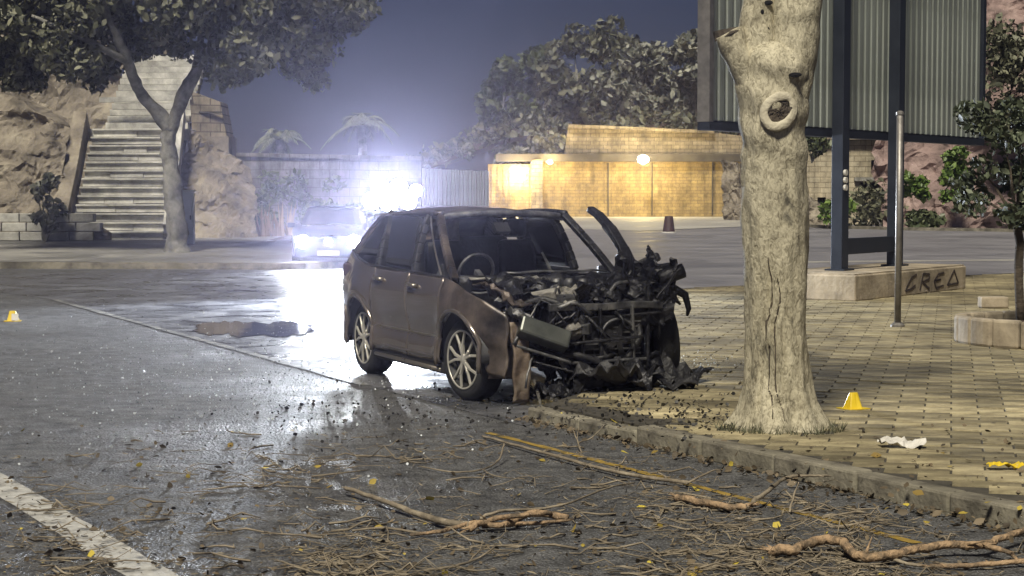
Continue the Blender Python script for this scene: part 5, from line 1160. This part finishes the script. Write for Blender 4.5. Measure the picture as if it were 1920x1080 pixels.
# ================================================================== fallen branches and litter
def branch_mb(mb, pts, r0, r1, n=9):
    pts = smooth_path(pts, 8); k = len(pts); sd_ = pts[0].x * 3.1
    pts = [p + Vector((nz((i * .45, sd_, 0)), nz((i * .45, sd_, 5)), .6 * nz((i * .45, sd_, 9)))) * r0 * .7 * (0 < i < k - 1) for i, p in enumerate(pts)]
    if r0 > .011:
        for q, d_ in ((pts[0], (pts[0] - pts[2]).normalized()), (pts[-1], (pts[-1] - pts[-3]).normalized())):
            for _ in range(4):
                e_ = q + d_ * random.uniform(.02, .07) + Vector((random.uniform(-1, 1), random.uniform(-1, 1), random.uniform(-.6, 1))) * r0 * .8; mb.tube([q - d_ * .02 + (e_ - q) * .1, e_], [r0 * .45, r0 * .06], 4)
        for _ in range(int(k / 18)):
            i_ = random.randrange(2, k - 2); d_ = Vector((random.uniform(-1, 1), random.uniform(-1, 1), random.uniform(.1, .8))).normalized(); mb.tube([pts[i_], pts[i_] + d_ * r0 * 1.8, pts[i_] + d_ * r0 * random.uniform(2, 6)], [r0 * .4, r0 * .3, r0 * .08], 5)
    mb.tube(pts, [(r0 + (r1 - r0) * i / (k - 1)) * (1 + .18 * nz((i * .8, r0 * 99, 0))) for i in range(k)], n); return mb
def fallen(label, base, arms):
    b0 = G(*base); t = thing('fallen_branch', label, 'branch', b0, 0, 'broken branches lying on the road')
    for nm, mt, pts, r0, r1 in arms:
        q = [G(px, py, z) - b0 for px, py, z in pts]; branch_mb(MB(), q, r0, r1).build(nm, M[mt], t, True)
fallen('long broken branch with torn orange wood lying in the foreground middle', (870, 985), [
    ('limb', 'twig', [(648, 915, .05), (700, 932, .05), (760, 955, .04), (830, 978, .04), (880, 985, .04)], .012, .022),
    ('torn_limb', 'orangewood', [(770, 1003, .02), (830, 995, .03), (890, 980, .05), (940, 985, .04), (1000, 962, .06), (1065, 972, .04)], .008, .022),
    ('torn_limb', 'orangewood', [(880, 990, .04), (930, 972, .07), (985, 966, .09), (1040, 962, .06)], .018, .010),
    ('torn_limb', 'orangewood', [(905, 985, .03), (980, 982, .03), (1062, 976, .03)], .016, .008),
    ('side_twig', 'twig', [(900, 972, .05), (940, 958, .08), (1000, 955, .06), (1060, 945, .1), (1140, 915, .1), (1190, 905, .06)], .010, .004),
    ('side_twig', 'twig', [(660, 995, .01), (720, 990, .02), (790, 1000, .02)], .006, .008)])
fallen('forked branch resting against the kerb below the tree', (1400, 945), [
    ('limb', 'orangewood', [(1268, 932, .03), (1310, 940, .04), (1370, 950, .04), (1410, 948, .05)], .022, .018),
    ('limb', 'twig', [(1405, 948, .05), (1440, 920, .08), (1470, 898, .12), (1500, 892, .14), (1545, 893, .15)], .016, .006),
    ('side_twig', 'twig', [(1480, 960, .02), (1490, 925, .1), (1497, 905, .16)], .007, .004)])
fallen('thick bent branch with an orange broken end at lower right', (1600, 1035), [
    ('limb', 'orangewood', [(1445, 1030, .04), (1490, 1030, .05), (1535, 1012, .07), (1575, 1015, .07), (1610, 1042, .05), (1660, 1042, .05), (1720, 1030, .06), (1790, 1022, .06), (1850, 1022, .06)], .026, .020),
    ('limb', 'orangewood', [(1845, 1022, .06), (1890, 1005, .07), (1960, 985, .08)], .020, .016),
    ('torn_limb', 'orangewood', [(1850, 1024, .06), (1890, 1035, .05), (1908, 1050, .03)], .016, .008),
    ('side_twig', 'twig', [(1660, 1045, .03), (1720, 1060, .02), (1800, 1062, .02)], .010, .006)])
fallen('straight orange branch lying at the lower right corner', (1830, 1062), [
    ('limb', 'orangewood', [(1745, 1062, .02), (1820, 1060, .025), (1920, 1052, .03), (1990, 1050, .03)], .012, .014)])
fallen('long thin bare branch beside the yellow line', (1120, 880), [
    ('limb', 'twig', [(905, 818, .02), (980, 838, .03), (1080, 866, .03), (1180, 890, .03), (1290, 905, .04)], .010, .013),
    ('side_twig', 'twig', [(1290, 905, .04), (1330, 885, .1), (1350, 880, .12)], .008, .003)])
fallen('upright forked twig standing by the kerb left of the tree', (1090, 825), [
    ('limb', 'twig', [(1090, 848, .0), (1082, 825, .08), (1072, 800, .16)], .007, .003), ('side_twig', 'twig', [(1084, 830, .06), (1110, 820, .11), (1135, 795, .16)], .006, .002), ('side_twig', 'twig', [(1082, 822, .08), (1085, 800, .14)], .004, .002)])
fallen('forked twig lying on the dark road before the front wheel', (940, 870), [
    ('limb', 'twig', [(945, 832, .12), (935, 862, .04), (905, 880, .02), (850, 885, .02), (790, 875, .02)], .006, .005), ('side_twig', 'twig', [(905, 880, .02), (930, 893, .02), (985, 898, .02)], .005, .003)])
fallen('curved brown twig cluster in the lower middle', (900, 1050), [
    ('limb', 'twig', [(795, 1070, .01), (850, 1062, .02), (900, 1045, .03), (930, 1022, .06)], .008, .004), ('side_twig', 'twig', [(880, 1052, .02), (900, 1030, .05), (905, 1012, .08)], .005, .002), ('side_twig', 'twig', [(850, 1062, .02), (890, 1070, .02), (930, 1066, .02)], .005, .003)])
# countless small twigs: one mass
rs = random.Random(17); tw = MB()
def litter_dens(px, py):
    d = .25 if py < 840 else 1.0
    if px < 500: d *= .25 + .5 * (py > 900)
    if py < 800 and px < 850: d *= .15
    return d
cnt = 0
while cnt < 800:
    px, py = rs.uniform(60, 1980), 790 + 310 * rs.random() ** .7
    kerb_y = 786 + (px - 985) * .228
    if px > 985 and py < kerb_y + 25: continue
    if rs.random() > litter_dens(px, py): continue
    c = G(px, py, .008)
    if nz((c.x, c.y * .6, 2), .9) < .02 and rs.random() < .8: continue
    L = rs.uniform(.06, .34) * (1.3 if rs.random() < .2 else 1); a = rs.gauss(.05, .55) + (math.pi if rs.random() < .5 else 0); pts = []; r_ = rs.choice([.002, .003, .004, .0065])
    for k in range(4):
        pts.append(c.copy()); a += rs.uniform(-.6, .6); c = c + Vector((math.cos(a), math.sin(a), 0)) * L / 3; c.z = .006 + abs(rs.gauss(0, .022)) * (k % 2 + .3)
    tw.tube(pts, [r_, r_, r_ * .8, r_ * .4], 4)
    if rs.random() < .45:
        a2 = a + rs.choice([-1, 1]) * rs.uniform(.5, 1.1); q = pts[2]; tw.tube([q, q + Vector((math.cos(a2), math.sin(a2), rs.uniform(0, .3))) * L * .22, q + Vector((math.cos(a2), math.sin(a2) * 1.1, rs.uniform(0, .2))) * L * .4], [r_ * .8, r_ * .6, r_ * .3], 4)
    cnt += 1
o = tw.build('twig_litter', M['twig'], None, True); tag(o, 'mass of thin broken twigs strewn over the wet road', 'twigs', kind='stuff')
# leaves: a few yellow ones stand out, the dark mass does not
def ground_leaves(name, n_, size, mt, region, seed, label, cat):
    rs_ = random.Random(seed); pts = []
    while len(pts) < n_:
        px, py = rs_.uniform(*region[:2]), region[2] + (region[3] - region[2]) * rs_.random() ** .7; ky = 786 + (px - 985) * .228; z = .012
        if px > 985 and py < ky + 22: z = PZ + .012
        pts.append(tuple(G(px, py, z)))
    o = leaves(name, pts, size, mt, None, flat=.75, seed=seed, aspect=.7); tag(o, label, cat, kind='stuff')
ground_leaves('yellow_leaves', 100, .042, M['litter_leaf'], (0, 1920, 760, 1085), 3, 'scattered fallen yellow leaves on road and paving', 'leaves')
ground_leaves('dead_leaves', 1500, .03, M['litter_dark'], (-40, 1960, 770, 1090), 4, 'dark dead leaves and bark crumbs strewn over the road', 'leaves')
sp_ = []; rs = random.Random(44)
while len(sp_) < 2800:
    px, py = rs.uniform(-40, 1960), 770 + 320 * rs.random() ** .65; ky = 786 + (px - 985) * .228
    if px > 985 and py < ky + 22: continue
    if px < 600 and rs.random() > .35 + .5 * (py > 950): continue
    q = G(px, py, .008 + .012 * rs.random())
    if nz((q.x, q.y * .6, 2), .9) < .0 and rs.random() < .8: continue
    sp_.append(tuple(q))
o = leaves('straw_litter', sp_, .042, M['straw'], None, flat=.85, seed=16, aspect=.13); tag(o, 'fine straw like twig fragments covering the near road', 'litter', kind='stuff')
kl = []; rs = random.Random(41)
for i in range(900):
    t_ = rs.random() * 8.5; off = -abs(rs.gauss(0, .10)) - .01; q = kp(t_, off); kl.append((q.x, q.y, .012 + rs.random() * .02))
o = leaves('kerb_litter', kl, .038, M['litter_dark'], None, flat=.6, seed=14, aspect=.6); tag(o, 'dark leaf litter gathered along the foot of the kerb', 'leaves', kind='stuff')
bc = []
for i in range(1300):
    px, py = rs.gauss(1130, 150), rs.gauss(765, 26)
    if i % 3 == 0: px, py = rs.gauss(690, 110), rs.gauss(770, 30)
    if i % 5 == 0: px, py = rs.gauss(1330, 60), rs.gauss(785, 16)
    ky = 786 + (px - 985) * .228; bc.append(tuple(G(px, py, (PZ if px > 1000 and py < ky - 12 else 0) + .014)))
o = leaves('burnt_crumbs', bc, .024, M['soot_flake'], None, flat=.5, seed=15, aspect=.8); tag(o, 'burnt black flakes strewn round the front of the wreck', 'debris', kind='stuff')
# glass crumbs
gpts = []; rs = random.Random(23)
for i in range(4200):
    px = rs.gauss(420, 260); py = rs.gauss(690, 75)
    if i > 3900: px, py = rs.gauss(1310, 40), rs.gauss(680, 10)
    if py < 560 or py > 1000: continue
    gpts.append(tuple(G(px, py, (PZ if px > 1250 else 0) + .012)))
o = leaves('glass_crumbs', gpts, .012, M['shard'], None, seed=6, aspect=.9); tag(o, 'glittering crumbs of broken glass scattered on the road', 'glass', kind='stuff')

# ================================================================== haze
hm = bpy.data.materials.new('night_haze'); hm.use_nodes = True; t = hm.node_tree; t.nodes.clear(); ou = t.nodes.new('ShaderNodeOutputMaterial'); pv_ = t.nodes.new('ShaderNodeVolumePrincipled')
pv_.inputs['Color'].default_value = (.70, .68, 1.0, 1); pv_.inputs['Density'].default_value = .0008; pv_.inputs['Anisotropy'].default_value = .90; t.links.new(pv_.outputs[0], ou.inputs['Volume'])
hb = MB().box((0, 100, 14.5), (160, 210, 31)).build('haze', hm); hb['kind'] = 'stuff'; tag(hb, 'thin bluish night haze filling the air', 'haze')
